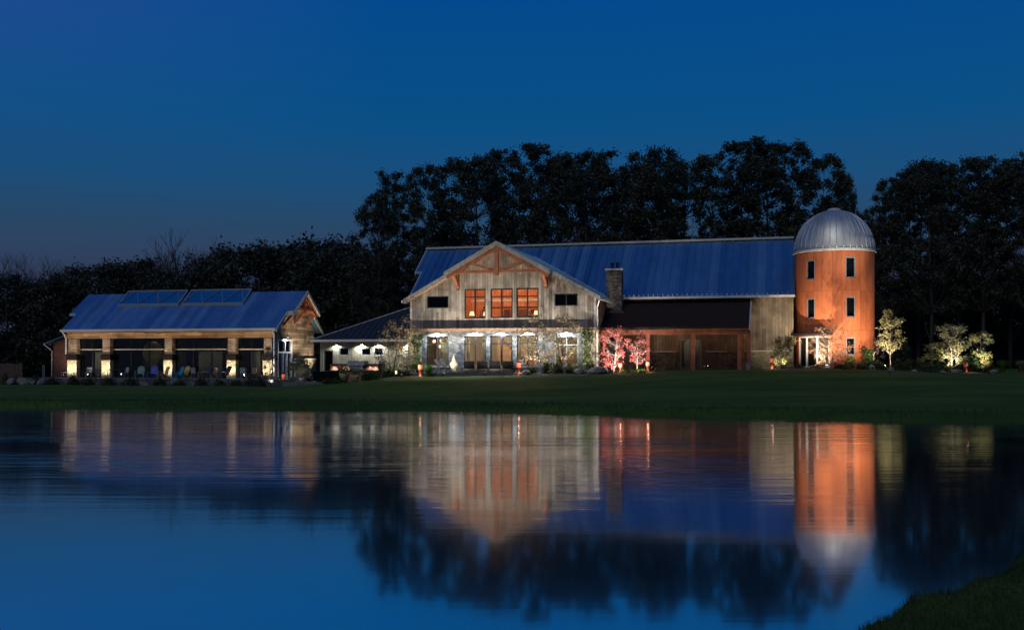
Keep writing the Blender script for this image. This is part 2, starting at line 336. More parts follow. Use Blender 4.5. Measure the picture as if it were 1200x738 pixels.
# ------------------------------------------------------------------ terrain, water
SX = np.array([-90,-60,-26,-12.8,-4.2,0,3.9,7.4,10.7,13.9,20,40,90.]); SYv = np.array([54,52,51,50,48.6,47,45,43,41.7,40.5,39.4,38,37.])
ZX = np.array([-60,-18,-13.5,-8,-3,0,8,11,16,25,30,60.]); ZV = np.array([.30,.30,.62,1.18,1.30,1.36,1.45,1.62,1.70,1.72,1.45,1.35])
def shore(x): return np.interp(x, SX, SYv) + .25*np.sin(x*.7) + .15*np.sin(x*1.9+1)
def gz(x, y):
    x = np.asarray(x, float); y = np.asarray(y, float); ys = shore(x); yb = np.clip(76.5-.26*x, 66, 84); zt = np.interp(x, ZX, ZV)
    t = np.clip((y-ys)/(yb-ys), 0, 1); z = .30+(zt-.30)*(t*t*(3-2*t)*.6+t*.4)+.13*np.sin(t*np.pi)*(np.sin(x*.21+.5)*np.sin(y*.47+x*.08)+.6*np.sin(x*.13+y*.31)+.4*np.sin(y*.9+x*.15))
    bank = np.clip((y-ys)/.8, -1, 1); return np.where(bank < 1, -.35+.65*np.clip((y-ys+.8)/1.6, 0, 1), z) - np.where(y < ys-.8, np.clip((ys-.8-y)*.2, 0, .8), 0)
def G(x, y): return float(gz(x, y))
xs = np.concatenate([np.arange(-400,-60,20), np.arange(-60,60,1.0), np.arange(60,401,20)])
ys = np.concatenate([np.arange(-60,34,8), np.arange(34,58,.35), np.arange(58,90,1.0), np.arange(90,140,5), np.array([150,200,300,450,700])])
XX, YY = np.meshgrid(xs, ys); ZZ = gz(XX, YY); V = np.stack([XX.ravel(), YY.ravel(), ZZ.ravel()], 1); nx = len(xs)
ii, jj = np.meshgrid(np.arange(len(ys)-1), np.arange(nx-1), indexing='ij'); k = (ii*nx+jj).ravel(); Q = np.stack([k, k+1, k+nx+1, k+nx], 1)
lawn = raw('lawn', V, Q, lawnm); tag(lawn, 'dark mown lawn sloping down to the pond', None, kind='structure'); lawn.data.polygons.foreach_set('use_smooth', [True]*len(lawn.data.polygons))
wx = np.array([-400., 400.]); wat = raw('pond_water', [(-400,-60,0),(400,-60,0),(400,60,0),(-400,60,0)], [(0,1,2,3)], waterm); tag(wat, 'calm pond mirroring the lit buildings and dusk sky', kind='structure')
# near bank (the photographer's side)
def bankz(x, y):
    d = (x-.97*y+5.35)/1.393 + .12*np.sin(y*2.3) + .08*np.sin(x*5+y*3)
    return -.35+.72*np.clip((d+.35)/.75, 0, 1)+.05*np.clip(d-.4, 0, 6)+.02*np.sin(x*4.1)*np.sin(y*3.7)
bx, by = np.meshgrid(np.arange(-8, 24, .2), np.arange(-6, 26, .2)); bz = bankz(bx, by); nbx = bx.shape[1]
ii, jj = np.meshgrid(np.arange(bx.shape[0]-1), np.arange(nbx-1), indexing='ij'); k = (ii*nbx+jj).ravel()
nb = raw('near_bank', np.stack([bx.ravel(), by.ravel(), bz.ravel()], 1), np.stack([k, k+1, k+nbx+1, k+nbx], 1), lawnm); tag(nb, 'dark grassy bank in the near corner of the pond', kind='structure')
grassm = leaf('grass_blades', (.022,.05,.012), (.05,.085,.02), .8, .3)
def blades(name, P, hmin, hmax, wd, seed, label, lean=.35):
    r = np.random.default_rng(seed); n = len(P); h = r.uniform(hmin, hmax, n); a = r.uniform(0, 2*np.pi, n); ln = r.uniform(0, lean, n)*h; b = r.uniform(0, 2*np.pi, n)
    dx = np.cos(a)*wd*r.uniform(.6,1.4,n); dy = np.sin(a)*wd*r.uniform(.6,1.4,n); t = P+np.stack([np.cos(b)*ln, np.sin(b)*ln, h], 1); mid = P+np.stack([np.cos(b)*ln*.35, np.sin(b)*ln*.35, h*.55], 1)
    dv = np.stack([dx, dy, np.zeros(n)], 1)
    V = np.stack([P-dv, P+dv, mid+dv*.7, mid-dv*.7, t, t+dv*.05], 1).reshape(-1, 3); k = np.arange(n)[:, None]*6
    Q = np.concatenate([k+np.array([[0,1,2,3]]), k+np.array([[3,2,5,4]])]); o = raw(name, V, Q, grassm); tag(o, label, 'grass', kind='stuff'); return o
r = np.random.default_rng(3); px = r.uniform(0, 16, 260000); py = r.uniform(4, 18, 260000); d = (px-.97*py+5.35)/1.393; kk = (d > -.05) & (px < .6*py) & (d < 7); px, py = px[kk], py[kk]
blades('bank_grass', np.stack([px, py, bankz(px, py)-.02], 1),   .02, .10, .004, 4, 'dark uncut grass on the near bank')
px = r.uniform(-50, 46, 9000); py = shore(px)+.5+r.normal(.3, .6, 9000); kk = py > shore(px)-.15
blades('shore_grass', np.stack([px, py, gz(px, py)-.02], 1)[kk], .04, .20, .014, 5, 'rough dark grass along the far waterline')

# ------------------------------------------------------------------ trees
def leaf_quads(C, size, seed, up=.0):
    r = np.random.default_rng(seed); n = len(C); a = r.normal(size=(n,3)); a /= np.linalg.norm(a, axis=1)[:,None]; b = r.normal(size=(n,3)); b -= (a*b).sum(1)[:,None]*a; b /= np.linalg.norm(b, axis=1)[:,None]
    s = size*r.uniform(.6,1.4,n)[:,None]; a = a*s; b = b*s*.62
    V = np.stack([C-a, C+b*.9, C+a, C-b*.9], 1).reshape(-1,3); Q = np.arange(n*4).reshape(-1,4); return V, Q
def make_tree(name, label, cat, loc, H, W, cb, seed, leafm, barkm, lsize, nclump, per, clumpr, trunk_r=None, stems=1, group=None, shape='oval', top_bias=.0, limbs=True, sides=6):
    """tapered trunk(s) with limbs reaching into clumps of leaves; cb = height where the crown starts"""
    rr = random.Random(seed); r = np.random.default_rng(seed); t = thing(name, label, cat, loc, 0, group); trunk_r = trunk_r or H*.014; tb = MB(); C = []
    tops = []
    for s in range(stems):
        a = rr.uniform(0, 6.28); sp = 0 if stems == 1 else W*.16; pts = []; n = 7; bx_ = rr.uniform(-.02,.02)*H; by_ = rr.uniform(-.02,.02)*H; hh = H*(.86 if stems == 1 else rr.uniform(.6,.85))
        for i in range(n):
            f = i/(n-1); pts.append((math.cos(a)*sp*(.25+f*1.4)+bx_*f*f+rr.uniform(-.006,.006)*H*f, math.sin(a)*sp*(.25+f*1.4)+by_*f*f+rr.uniform(-.006,.006)*H*f, f*hh-.05))
        rad = [trunk_r*(1.25 if i == 0 else 1)*(1-.85*i/(n-1)) for i in range(n)]; tb.tube(pts, rad, sides); tops.append((pts, rad))
    for i in range(nclump):
        f = rr.uniform(0, 1)**(1-top_bias*.5); z = cb+(H-cb)*f
        if shape == 'oval': env = math.sin(math.pi*min(1, .12+f*.86))**.6
        elif shape == 'flat': env = 1-.45*f
        elif shape == 'cone': env = 1-.92*f
        elif shape == 'vase': env = (.35+.65*math.sin(math.pi*(.1+f*.75)))
        else: env = (.75+.25*math.sin(f*9))*(1 if f < .8 else 1-(f-.8)*2.4)
        q = rr.uniform(.25,1)**.6*W/2*env; a = rr.uniform(0, 6.283); c = Vector((q*math.cos(a), q*math.sin(a), z-clumpr*.4))
        pts, rad = rr.choice(tops)
        kx = min(range(len(pts)), key=lambda j: abs(pts[j][2]-(c.z-q*.75))); kx = max(1, min(kx, len(pts)-1)); p = Vector(pts[kx])
        if limbs:
            m = (p+c)/2+Vector((0,0,-.05*q)); tb.tube([p, m, c], [max(rad[kx]*.45, .008), max(rad[kx]*.28, .006), .004+lsize*.03], 4, False)
            for e in range(2):
                tb.tube([m, m+(c-m)*.8+Vector((rr.uniform(-1,1), rr.uniform(-1,1), rr.uniform(0,1)))*clumpr], [max(rad[kx]*.2,.005), .004+lsize*.02], 3, False)
        cr = clumpr*rr.uniform(.6,1.25); nn = int(per*(cr/clumpr)**1.5*rr.uniform(.6,1.3)); P = r.normal(size=(nn,3)); P *= (np.minimum(r.gamma(3.2,.23,nn),1.45)/np.linalg.norm(P, axis=1))[:,None]; P *= np.array([cr*rr.uniform(.75,1.3), cr*rr.uniform(.75,1.3), cr*rr.uniform(.5,.95)]); C.append(P+np.array(c))
    tb.build('trunk', barkm, t, True)
    if per: V, Q = leaf_quads(np.concatenate(C), lsize, seed); raw('crown', V, Q, leafm, t)
    return t
darkleaf = leaf('night_foliage', (.030,.040,.028), (.060,.070,.042), .22, .15)
# forest kinds behind the buildings: a few built, the rest copies
kinds = []
for i, (H, W, cb, nc, per, crr, sh) in enumerate([(24,11,7,165,40,.80,'oval'), (26,8,8,150,38,.72,'col'), (23,11,6,170,38,.85,'oval'), (25,9,9,125,36,.78,'vase'), (24,7.5,7,140,38,.74,'col')]):
    kinds.append(make_tree('tall_tree', '', 'tree', (0,0,0), H, W, cb, 40+i, darkleaf, bark, .155, nc, int(per*3.5), crr, .28, group='tall trees behind the lodge and silo', shape=sh, top_bias=.3))
lows = []
for i, (H, W, cb, nc, per, crr) in enumerate([(13,10,1.2,75,100,1.3), (12,11,.8,80,100,1.35), (14,8,1.5,60,100,1.2)]):
    lows.append(make_tree('woodland_tree', '', 'tree', (0,0,0), H, W, cb, 60+i, darkleaf, bark, .19, nc, int(per*1.9), crr, .2, group='lower woodland trees', shape='oval'))
def bare(loc, H, W, seed, label, group=None, m=bark, r0=.12, depth=5, name='bare_tree', stems=3):
    rr = random.Random(seed); t = thing(name, label, 'tree', loc, 0, group); tb = MB()
    def br(p, d, L, r_, k):
        q = p+d*L*.5+Vector((rr.uniform(-.06,.06),)*3)*L; e = p+d*L; tb.tube([p, q, e], [r_, r_*.83, r_*.66], 4 if k > 2 else 3, False)
        if k == 0: return
        for _ in range(rr.choice([2,3,3])):
            nd = (d+Vector((rr.uniform(-.62,.62), rr.uniform(-.62,.62), rr.uniform(-.08,.45)))).normalized(); br(e, nd, L*rr.uniform(.66,.88), r_*.66, k-1)
    for s in range(stems):
        br(Vector((0,0,-.05)), Vector((rr.uniform(-.22,.22), rr.uniform(-.22,.22), 1)).normalized(), H*.27, r0, depth)
    tb.build('branches', m, t); return t
used = {}
def plant_copy(kind_i, src, px_, top, Y, label, wscale=1.0):
    X = atx(px_, Y); g = 1.0 if Y > 100 else G(X, Y); Ht = CAMZ+(YH-top)/F*Y-g
    o = src if (id(src) not in used) else copy_tree(src); used[id(src)] = 1
    base = {0:24,1:26,2:23,3:25,4:24}[kind_i] if src in kinds else {0:13,1:12,2:14}[kind_i]
    s = Ht/(base*1.03); o.location = (X, Y, g-.1); o.scale = (s*wscale, s*wscale, s); o.rotation_euler = (0,0,rng.uniform(0,6.28)); o['label'] = label; return o
side = lambda p: 'above the gabled lodge front' if p < 660 else ('above the lodge roof' if p < 880 else ('behind the silo' if p < 1012 else 'right of the silo'))
tall = [(443,222,104),(468,196,108),(500,190,103),(530,181,108),(562,178,104),(590,171,110),(628,160,105),(655,175,110),(690,174,104),(722,171,108),(752,186,112),(772,168,105),(800,176,110),(832,178,105),(872,155,106),(902,162,110),(928,163,105),(966,176,107),(990,200,112),
        (1018,240,114),(1046,204,105),(1076,186,110),(1092,182,104),(1124,184,109),(1152,180,105),(1184,186,110),(1206,176,104),(1245,180,108),(1290,185,106)]
nth = ['first','second','third','fourth','fifth','sixth','seventh','eighth','ninth','tenth','eleventh','twelfth','thirteenth','fourteenth','fifteenth','sixteenth','seventeenth','eighteenth','nineteenth','twentieth']
for i, (p, tp, Y) in enumerate(tall):
    kx = [0,1,2,3,4][(i*3+i//5) % 5]
    lab = ('tall dark tree of the row behind lodge and silo, %s from the left' % nth[i]) if i < 19 else ('tall dark tree in the row right of the silo, %s in from its left end' % nth[i-19])
    plant_copy(kx, kinds[kx], p, tp-3, Y, lab, .45 if p in (990, 1018) else (.75 if p in (443, 966, 1046) else rng.uniform(.78, 1.05)))
low = [(-40,308,118),(8,318,112),(40,324,120),(72,316,112),(100,308,118),(132,300,112),(165,298,118),(192,312,112),(218,318,120),(245,305,113),(272,284,118),(302,277,112),(338,281,118),(372,276,113),(402,272,118),(425,290,112),
       (455,300,122),(500,318,120),(550,312,122),(600,314,121),(650,307,122),(700,312,120),(750,306,122),(800,312,121),(850,306,122),(900,310,120),(950,312,122),(1000,308,120),(1062,315,118),(1085,320,119),(1125,312,118),(1165,318,119),(1205,312,118)]
for i, (p, tp, Y) in enumerate(low):
    kx = i % 3
    if i < 16: lab = 'dark woodland tree of the low row behind the pavilion, %s from the left' % nth[i]
    else: lab = 'dark lower tree between the tall trunks behind the lodge and silo'
    o = plant_copy(kx, lows[kx], p, tp, Y, lab, 1.05)
    if i >= 16: o['group'] = 'low trees between the tall trunks'
# understory thicket closing the view under the crowns
r = np.random.default_rng(11); n = 60000; ux = r.uniform(-110, 95, n); uz = r.uniform(0, 1, n)**1.2; uy = r.uniform(122, 132, n)
uz = uz*(4.5+1.6*np.sin(ux*.31)+1.2*np.sin(ux*.83+1)+.7*np.sin(ux*2.1)); V, Q = leaf_quads(np.stack([ux, uy, uz+.2], 1), .5, 12)
ut = raw('thicket', V, Q, darkleaf); tag(ut, 'dark thicket closing the woods behind the buildings', 'undergrowth', kind='stuff')
bare((atx(222,116), 116, .5), 15.8, 5, 5, 'leafless tree with fine upright twigs rising behind the pavilion roof', 'leafless trees', stems=5, r0=.17)
bare((atx(248,117), 117, .5), 15, 5, 9, 'smaller leafless tree just right of the tall leafless tree', 'leafless trees', stems=3, r0=.11)
bare((atx(22,116), 116, .5), 14, 6, 6, 'leafless tree with thin twigs at the far left woods edge', 'leafless trees', stems=4, r0=.1)
bare((atx(48,117), 117, .5), 13.6, 6, 7, 'leafless tree standing between dark crowns left of the shed', 'leafless trees', stems=4, r0=.1)

# ------------------------------------------------------------------ building helpers
def window(parent, x0, x1, z0, z1, y, fm, cols=2, trans=None, fw=.07, gm=pane, name='window', depth=.12):
    f = MB(); f.box(x0, x0+fw, y, y+depth, z0, z1); f.box(x1-fw, x1, y, y+depth, z0, z1); f.box(x0+fw, x1-fw, y, y+depth, z1-fw, z1); f.box(x0+fw, x1-fw, y, y+depth, z0, z0+fw)
    for i in range(1, cols):
        c = x0+(x1-x0)*i/cols; f.box(c-fw*.6, c+fw*.6, y+.01, y+depth-.01, z0+fw, z1-fw)
    if trans:
        segs = [x0+fw]+[v for i in range(1, cols) for v in (x0+(x1-x0)*i/cols-fw*.6, x0+(x1-x0)*i/cols+fw*.6)]+[x1-fw]
        for i in range(0, len(segs), 2): f.box(segs[i], segs[i+1], y+.012, y+depth-.012, trans-fw*.45, trans+fw*.45)
    o = f.build(name, fm, parent); p = MB(); p.box(x0+fw*.5, x1-fw*.5, y+depth*.45, y+depth*.45+.012, z0+fw*.5, z1-fw*.5); p.build('pane', gm, o); return o
def ribs(mb, fn, a0, a1, step, wd=.05, hh=.06):
    """standing seams: fn(a) -> (low point, high point) on the roof surface"""
    a = a0+step*.5
    while a < a1:
        p, q, up = fn(a); p = Vector(p); q = Vector(q); up = Vector(up)*hh; d = (q-p).normalized(); u = d.cross(up.normalized())*wd/2
        mb.prism([p-u, p+u, p+u+up, p-u+up], [q-u, q+u, q+u+up, q-u+up]); a += step
def wall_light(parent, x, y, z, power, colr, tgt, angle=120, em=cool, name='wall_light', blend=.5):
    f = MB(); f.tube([(x,y,z+.16),(x,y,z+.02)], [.06,.08], 10); f.box(x-.03, x+.03, y, y+.12, z+.08, z+.14); o = f.build(name, bronze, parent)
    g = MB(); g.tube([(x,y,z+.018),(x,y,z)], .06, 10); g.build('lens', em, o); lamp('SPOT', o, (x, y, z-.03), power, colr, tgt, angle, blend, .05); return o
uplist = [0]
def uplight(x, y, z, tgt, power, colr, label, angle=80, blend=.8, em=lens, size=.05):
    """small bronze ground spotlight with a lamp aimed at tgt (world)"""
    t = thing('ground_spotlight', label, 'spotlight', (x, y, z), 0, 'ground spotlights in the beds'); d = (Vector(tgt)-Vector((x, y, z+.18))).normalized()
    a = Vector((0,0,.16)); h = MB(); h.tube([a-d*.10, a-d*.02, a+d*.10], [.04,.055,.06], 10, True); h.tube([(0,0,-.1), a-d*.04], .015, 6); h.build('housing', bronze, t, True)
    e = MB(); e.tube([a+d*.101, a+d*.108], .052, 10); e.build('lens', em, t)
    lamp('SPOT', t, a+d*.14, power, colr, a+d*3, angle, blend, size); return t
WARM = (1, .80, .55); NEUT = (1, .88, .70); COOLW = (.86, .94, 1.0); AMB = (1, .62, .32)

# ------------------------------------------------------------------ lodge (gabled front + long barn + porch)
TH = R(15); OM = Vector((-7.95, 78.0, 0))
lodge = thing('lodge', 'large weathered grey timber lodge with gabled front, stone base and long blue metal roof', 'building', OM, -TH)
def LW(a, b, z): return (OM.x+a*math.cos(TH)+b*math.sin(TH), OM.y-a*math.sin(TH)+b*math.cos(TH), z)
AC, GW, SL = 7.43, 14.75, math.tan(R(28.5))
apex = 11.25                                   # gable roof top at the ridge
gz_roof = lambda a: apex-abs(a-AC)*SL
lowops = [(1.35,3.17,1.95,4.2),(4.42,6.19,1.95,4.22),(6.51,8.30,1.48,4.25),(8.62,10.32,1.95,4.25),(11.56,13.39,2.0,4.12)]
upops = [(4.44,6.13,5.58,7.85),(6.53,8.28,5.60,7.85),(8.57,10.31,5.62,7.85),(1.37,3.13,6.42,7.34),(11.56,13.31,6.46,7.36)]
mb = MB(); mb.wall(-.10, 14.8, .9, 4.68, -.12, .28, lowops); mb.build('stone_wall', grey_stone, lodge)
mb = MB(); mb.box(13.75, 14.98, -.22, -.125, 1.0, 4.64); mb.box(-.16, .95, -.2, -.125, 1.0, 4.64); build_each(mb, 'corner_pier', tan_stone, lodge)
mb = MB(); mb.wall(0, 14.7, 4.70, 11.6, 0, .28, upops); me = mb
bm = bmesh.new(); vs_ = [bm.verts.new(v) for v in mb.v]
for f in mb.f: bm.faces.new([vs_[i] for i in f])
bmesh.ops.remove_doubles(bm, verts=bm.verts, dist=1e-4)
for sgn in (-1, 1):
    n = Vector((sgn*math.sin(R(28.5)), 0, math.cos(R(28.5)))); bmesh.ops.bisect_plane(bm, geom=bm.verts[:]+bm.edges[:]+bm.faces[:], plane_co=(AC, 0, apex-.22), plane_no=n, clear_outer=True)
me = bpy.data.meshes.new('gable_wall'); bm.to_mesh(me); bm.free(); me.materials.append(barnwood); gw = bpy.data.objects.new('gable_wall', me); col.objects.link(gw); gw.parent = lodge
mb = MB(); mb.box(0, .25, .281, 6, 4.70, gz_roof(0)-.25); mb.box(14.45, 14.7, .281, 6, 4.70, gz_roof(14.7)-.25); build_each(mb, 'side_wall', darkwood, lodge)
mb = MB(); mb.box(0, .25, .281, 6, .9, 4.70); mb.box(14.45, 14.72, .281, 6, .9, 4.70); build_each(mb, 'stone_side_wall', brown_stone, lodge)
mb = MB(); mb.box(-.25, 14.95, -.72, -.003, 4.685, 4.80); mb.box(-.2, 14.9, -.62, -.125, 4.60, 4.683); mb.build('ledge', plain('ledge_wood', (.33,.21,.15), .7), lodge)
# small plaster-coloured corner boards
mb = MB(); mb.box(-.03, .16, -.03, -.001, 4.81, gz_roof(.1)-.28); mb.box(14.55, 14.74, -.03, -.001, 4.81, gz_roof(14.6)-.28); build_each(mb, 'corner_board', trim, lodge)
# gable roof: inner part overhangs further than the lower wings
def slab(mb, a0, a1, b0, b1, top=gz_roof, th=.16):
    mb.pxz([(a0, top(a0)), (a1, top(a1)), (a1, top(a1)-th), (a0, top(a0)-th)], b0, b1)
rf = MB()
slab(rf, 3.3, AC, -1.6, 10.6); slab(rf, AC, 11.6, -1.6, 10.6); slab(rf, -.35, 3.298, -.75, 8.5); slab(rf, 11.602, 15.1, -.75, 8.5)
for sgn in (-1, 1):
    def fn(b): 
        e = 3.302 if sgn < 0 else 11.598; e2 = -.33 if sgn < 0 else 15.08; e = e2 if b > -.7 else e
        return (e, b, gz_roof(e)), (AC+sgn*.1, b, gz_roof(AC+.1)), (sgn*math.sin(R(28.5)), 0, math.cos(R(28.5)))
    ribs(rf, fn, -1.6, 9.6, .55)
groof = rf.build('gable_roof', roofmetal, lodge)
vf = MB()
for sgn in (-1, 1): vf.beam((AC+sgn*7.05, 5.54, 7.46), (AC+sgn*.05, 10.47, 11.27), .28, .07)
build_each(vf, 'valley_flashing', trim, lodge)
fa = MB()
for sgn in (-1, 1):
    for (q0, q1, b) in ((0, 4.13, -1.66), (4.10, 7.72, -.81)):
        a0, a1 = AC+sgn*q0, AC+sgn*q1
        fa.pxz([(a0, gz_roof(a0)+.05), (a1, gz_roof(a1)+.05), (a1, gz_roof(a1)-.30), (a0, gz_roof(a0)-.30)], b, b+.058)
build_each(fa, 'rake_board', plain('weathered_rake_trim', (.24,.23,.21), .6), lodge)
so_ = MB()
for sgn in (-1, 1):
    a0, a1 = AC+sgn*.02, AC+sgn*4.1; so_.pxz([(a0, gz_roof(a0)-.17), (a1, gz_roof(a1)-.17), (a1, gz_roof(a1)-.22), (a0, gz_roof(a0)-.22)], -1.6, -.001)
    a0, a1 = AC+sgn*4.12, AC+sgn*7.6; so_.pxz([(a0, gz_roof(a0)-.17), (a1, gz_roof(a1)-.17), (a1, gz_roof(a1)-.22), (a0, gz_roof(a0)-.22)], -.74, -.001)
build_each(so_, 'soffit', plain('soffit_boards', (.38,.2,.11), .7), lodge)
tr = MB(); TB = -1.42
for sgn in (-1, 1):
    a1 = AC+sgn*3.95; tr.beam((AC+sgn*.12, TB, gz_roof(AC)-.48), (a1, TB, gz_roof(a1)-.42), .26, .34)
    tr.beam((AC+sgn*.14, TB, 9.12), (AC+sgn*1.9, TB, gz_roof(AC+1.9)-.58), .2, .2)
    tr.beam((AC+sgn*3.5, -.1, 8.0), (AC+sgn*3.5, TB+.1, 8.95), .24, .26)
tr.box(AC-3.5, AC-.15, TB-.12, TB+.12, 8.93, 9.15); tr.box(AC+.15, AC+3.5, TB-.12, TB+.12, 8.93, 9.15); tr.box(AC-.15, AC+.15, TB-.15, TB+.15, 8.75, 10.9)
tr.box(AC-3.62, AC-3.38, -.14, -.002, 7.75, 9.15); tr.box(AC+3.38, AC+3.62, -.14, -.002, 7.75, 9.15)
tr.build('gable_truss', timber, lodge)
# windows
for i, o in enumerate(upops):
    if i < 3: window(lodge, *o, .03, blackmetal, 2, o[3]-.62, .09)
    else: window(lodge, *o, .03, blackmetal, 1 if i == 3 else 2, None, .08, darkpane)
mb = MB()
for o in upops[3:]: mb.box(o[0]-.15, o[1]+.15, .30, .34, o[2]-.15, o[3]+.15)
build_each(mb, 'blind', dimwall, lodge)
for i, o in enumerate(lowops):
    if i == 2: window(lodge, *o, -.02, blackmetal, 2, o[3]-.62, .11, name='glass_door')
    else: window(lodge, *o, -.02, blackmetal if i < 4 else trim, 2, o[3]-.6, .07)
sl_ = MB()
for i in (0, 1, 3, 4): o = lowops[i]; sl_.box(o[0]-.08, o[1]+.08, -.20, -.122, o[2]-.12, o[2]-.002)
build_each(sl_, 'window_sill', trim, lodge)
# interiors
mb = MB(); mb.box(3.2, 11.5, 5.45, 5.55, 5.3, 8.4); mb.box(3.2, 3.3, .3, 5.44, 5.3, 8.3); mb.box(11.4, 11.5, .3, 5.44, 5.3, 8.3); build_each(mb, 'upper_room_wall', orangewood, lodge)
mb = MB(); mb.box(3.31, 11.39, .3, 5.44, 5.2, 5.3); mb.build('upper_floor', floorwood, lodge); mb = MB(); mb.box(3.31, 11.39, .3, 5.44, 8.32, 8.4); mb.build('upper_ceiling', orangewood, lodge)
mb = MB()
for a in (5.2, 7.0, 9.2, 10.1):
    mb.box(a, a+.06, 1.6, 1.66, 5.3, 6.2); mb.box(a+.5, a+.56, 1.6, 1.66, 5.3, 6.2); mb.box(a-.05, a+.62, 1.5, 2.1, 5.72, 5.8); mb.box(a, a+.56, 2.06, 2.12, 5.8, 6.35)
mb.box(4.3, 11.2, 5.38, 5.44, 6.6, 6.75); mb.box(6.8, 8.1, 5.1, 5.44, 5.3, 6.5); mb.build('upper_room_furniture', plain('dark_walnut', (.09,.04,.02), .5), lodge)
for a, pw in ((5.0, 380), (7.4, 220), (9.8, 310)): lamp('POINT', lodge, (a, 1.4, 8.2), pw, (1, .52, .26), size=.12, name='room_lamp')
mb = MB(); mb.box(.26, 14.4, 5.4, 5.5, 1.4, 4.6); mb.box(3.6, 3.7, .3, 5.39, 1.4, 4.6); mb.box(10.9, 11.0, 1.8, 5.39, 1.4, 4.6); build_each(mb, 'lower_room_wall', plaster, lodge)
mb = MB(); mb.box(.26, 14.4, .29, 5.39, 1.3, 1.42); mb.build('lower_floor', floorwood, lodge); mb = MB(); mb.box(.26, 14.4, .29, 5.39, 4.55, 4.66); mb.build('lower_ceiling', plaster, lodge)
cu = MB()
for (a0, a1, b) in ((2.35,3.15,.45), (5.75,6.18,.5), (4.45,4.7,.5), (9.9,10.3,.45), (8.66,8.85,.5), (11.6,11.9,.5), (12.9,13.36,.5)):
    n = int((a1-a0)/.05)
    for q in range(n): cu.box(a0+q*.05, a0+q*.05+.048, b+.05*(q % 2), b+.03+.05*(q % 2), 1.5, 4.3)
build_each(cu, 'curtain', curtainm, lodge)
st = MB()
for q in range(12): st.box(6.3+q*.22, 6.55+q*.22, 2.8, 3.8, 1.45, 4.1-q*.21)
st.beam((6.4, 2.75, 5.0), (9.0, 2.75, 2.6), .06, .1)
for q in range(12): st.box(6.4+q*.22, 6.43+q*.22, 2.74, 2.77, 4.1-q*.21, 4.95-q*.205)
st.build('staircase', plain('stair_oak', (.40,.25,.15), .5), lodge)
fu = MB()
for a in (1.7, 4.9, 5.6, 9.0, 12.2): fu.box(a, a+.5, 1.2, 1.7, 1.42, 1.9); fu.box(a, a+.5, 1.65, 1.75, 1.9, 2.45)
fu.box(1.5, 3.0, 2.2, 3.0, 2.12, 2.2); fu.box(4.6, 6.1, 2.4, 3.1, 2.12, 2.2); fu.box(1.8, 1.9, 2.5, 2.6, 1.42, 2.12); fu.box(5.2, 5.3, 2.7, 2.8, 1.42, 2.12); fu.build('dining_furniture', plain('red_oak_furniture', (.35,.14,.08), .5), lodge)
for a, pw in ((2.2, 190), (5.3, 140), (8.2, 150), (9.9, 120), (12.5, 120)): lamp('POINT', lodge, (a, .85, 4.42), pw, (1, .72, .46), size=.12, name='room_lamp')
pend = None
for (a, b, z) in ((1.6,1.0,3.85), (2.1,1.3,3.9), (1.75,2.0,3.45), (2.3,2.3,3.95)):
    if pend is None:
        pend = thing('pendant_lamp', '', 'lamp', LW(a, b, z), 0, 'glowing globe lamps in the dining window'); p = MB(); p.blob((0,0,0), .13, .13, .13, 2, 0, flat=False); p.build('globe', emis('pendant_globe', (1,.55,.3), 2.2), pend, True)
        c_ = MB(); c_.tube([(0,0,.12),(0,0,.6)], .012, 5); c_.build('cord', blackmetal, pend); o = pend
    else: o = copy_tree(pend); o.location = LW(a, b, z)
    o['label'] = 'small glowing globe lamp behind the leftmost ground floor lodge window'
tl_ = None
for a, b, z in ((4.75, .9, 5.3), (5.75, 1.3, 5.3), (9.95, .8, 5.3)):
    if tl_ is None:
        tl_ = thing('table_lamp', '', 'lamp', LW(a, b, z), 0, 'shaded lamps behind the upper lodge windows'); p = MB(); p.lathe([(.14,0),(.14,.03),(.03,.06),(.03,.55)], (0,0,0), 10); p.build('stand', bronze, tl_); p = MB(); p.lathe([(.20,.55),(.13,.86)], (0,0,0), 14); p.build('lamp_shade', emis('amber_shade', (1,.62,.3), 2.2), tl_, True); o = tl_
    else: o = copy_tree(tl_); o.location = LW(a, b, z)
    o['label'] = {4.75:'glowing shaded lamp low in the left upper lodge window', 5.75:'glowing shaded lamp behind the right half of the left upper window', 9.95:'glowing shaded lamp in the rightmost lit upper window'}[a]
# downlights over the ground-floor openings
for i, o in enumerate(lowops):
    c = (o[0]+o[1])/2; wall_light(lodge, c, -.42, 4.47, 58 if i < 4 else 40, COOLW, (c, -.16, 3.2), 172, cool, 'downlight', .35)
# long barn behind
EZ, RZ, EB, RB = 7.38, 12.42, 5.5, 12.0
sl2 = (RZ-EZ)/(RB-EB); bt = lambda b: EZ+(b-EB)*sl2
mb = MB(); mb.wall(14.71, 28.95, 4.0, bt(6)-.2, 6, 6.25); mb.wall(14.71, 28.95, .9, 4.0, 6, 6.25, [(20.3,22.0,1.7,4.0)]); mb.wall(-1.5, -.01, .9, bt(6)-.2, 6, 6.25); build_each(mb, 'barn_wall', siding('aged_olive_siding', (.13,.10,.065), (.33,.27,.19), .24), lodge)
mb = MB(); mb.pyz([(6.26, .9), (17.7, .9), (17.7, bt(6)-.2), (12, RZ-.3), (6.26, bt(6)-.2)], -1.5, -1.25); mb.pyz([(6.26, .9), (17.7, .9), (17.7, bt(6)-.2), (12, RZ-.3), (6.26, bt(6)-.2)], 28.7, 28.95); mb.wall(-1.5, 28.95, .9, bt(6)-.2, 17.71, 17.9); build_each(mb, 'barn_end_wall', darkwood, lodge)
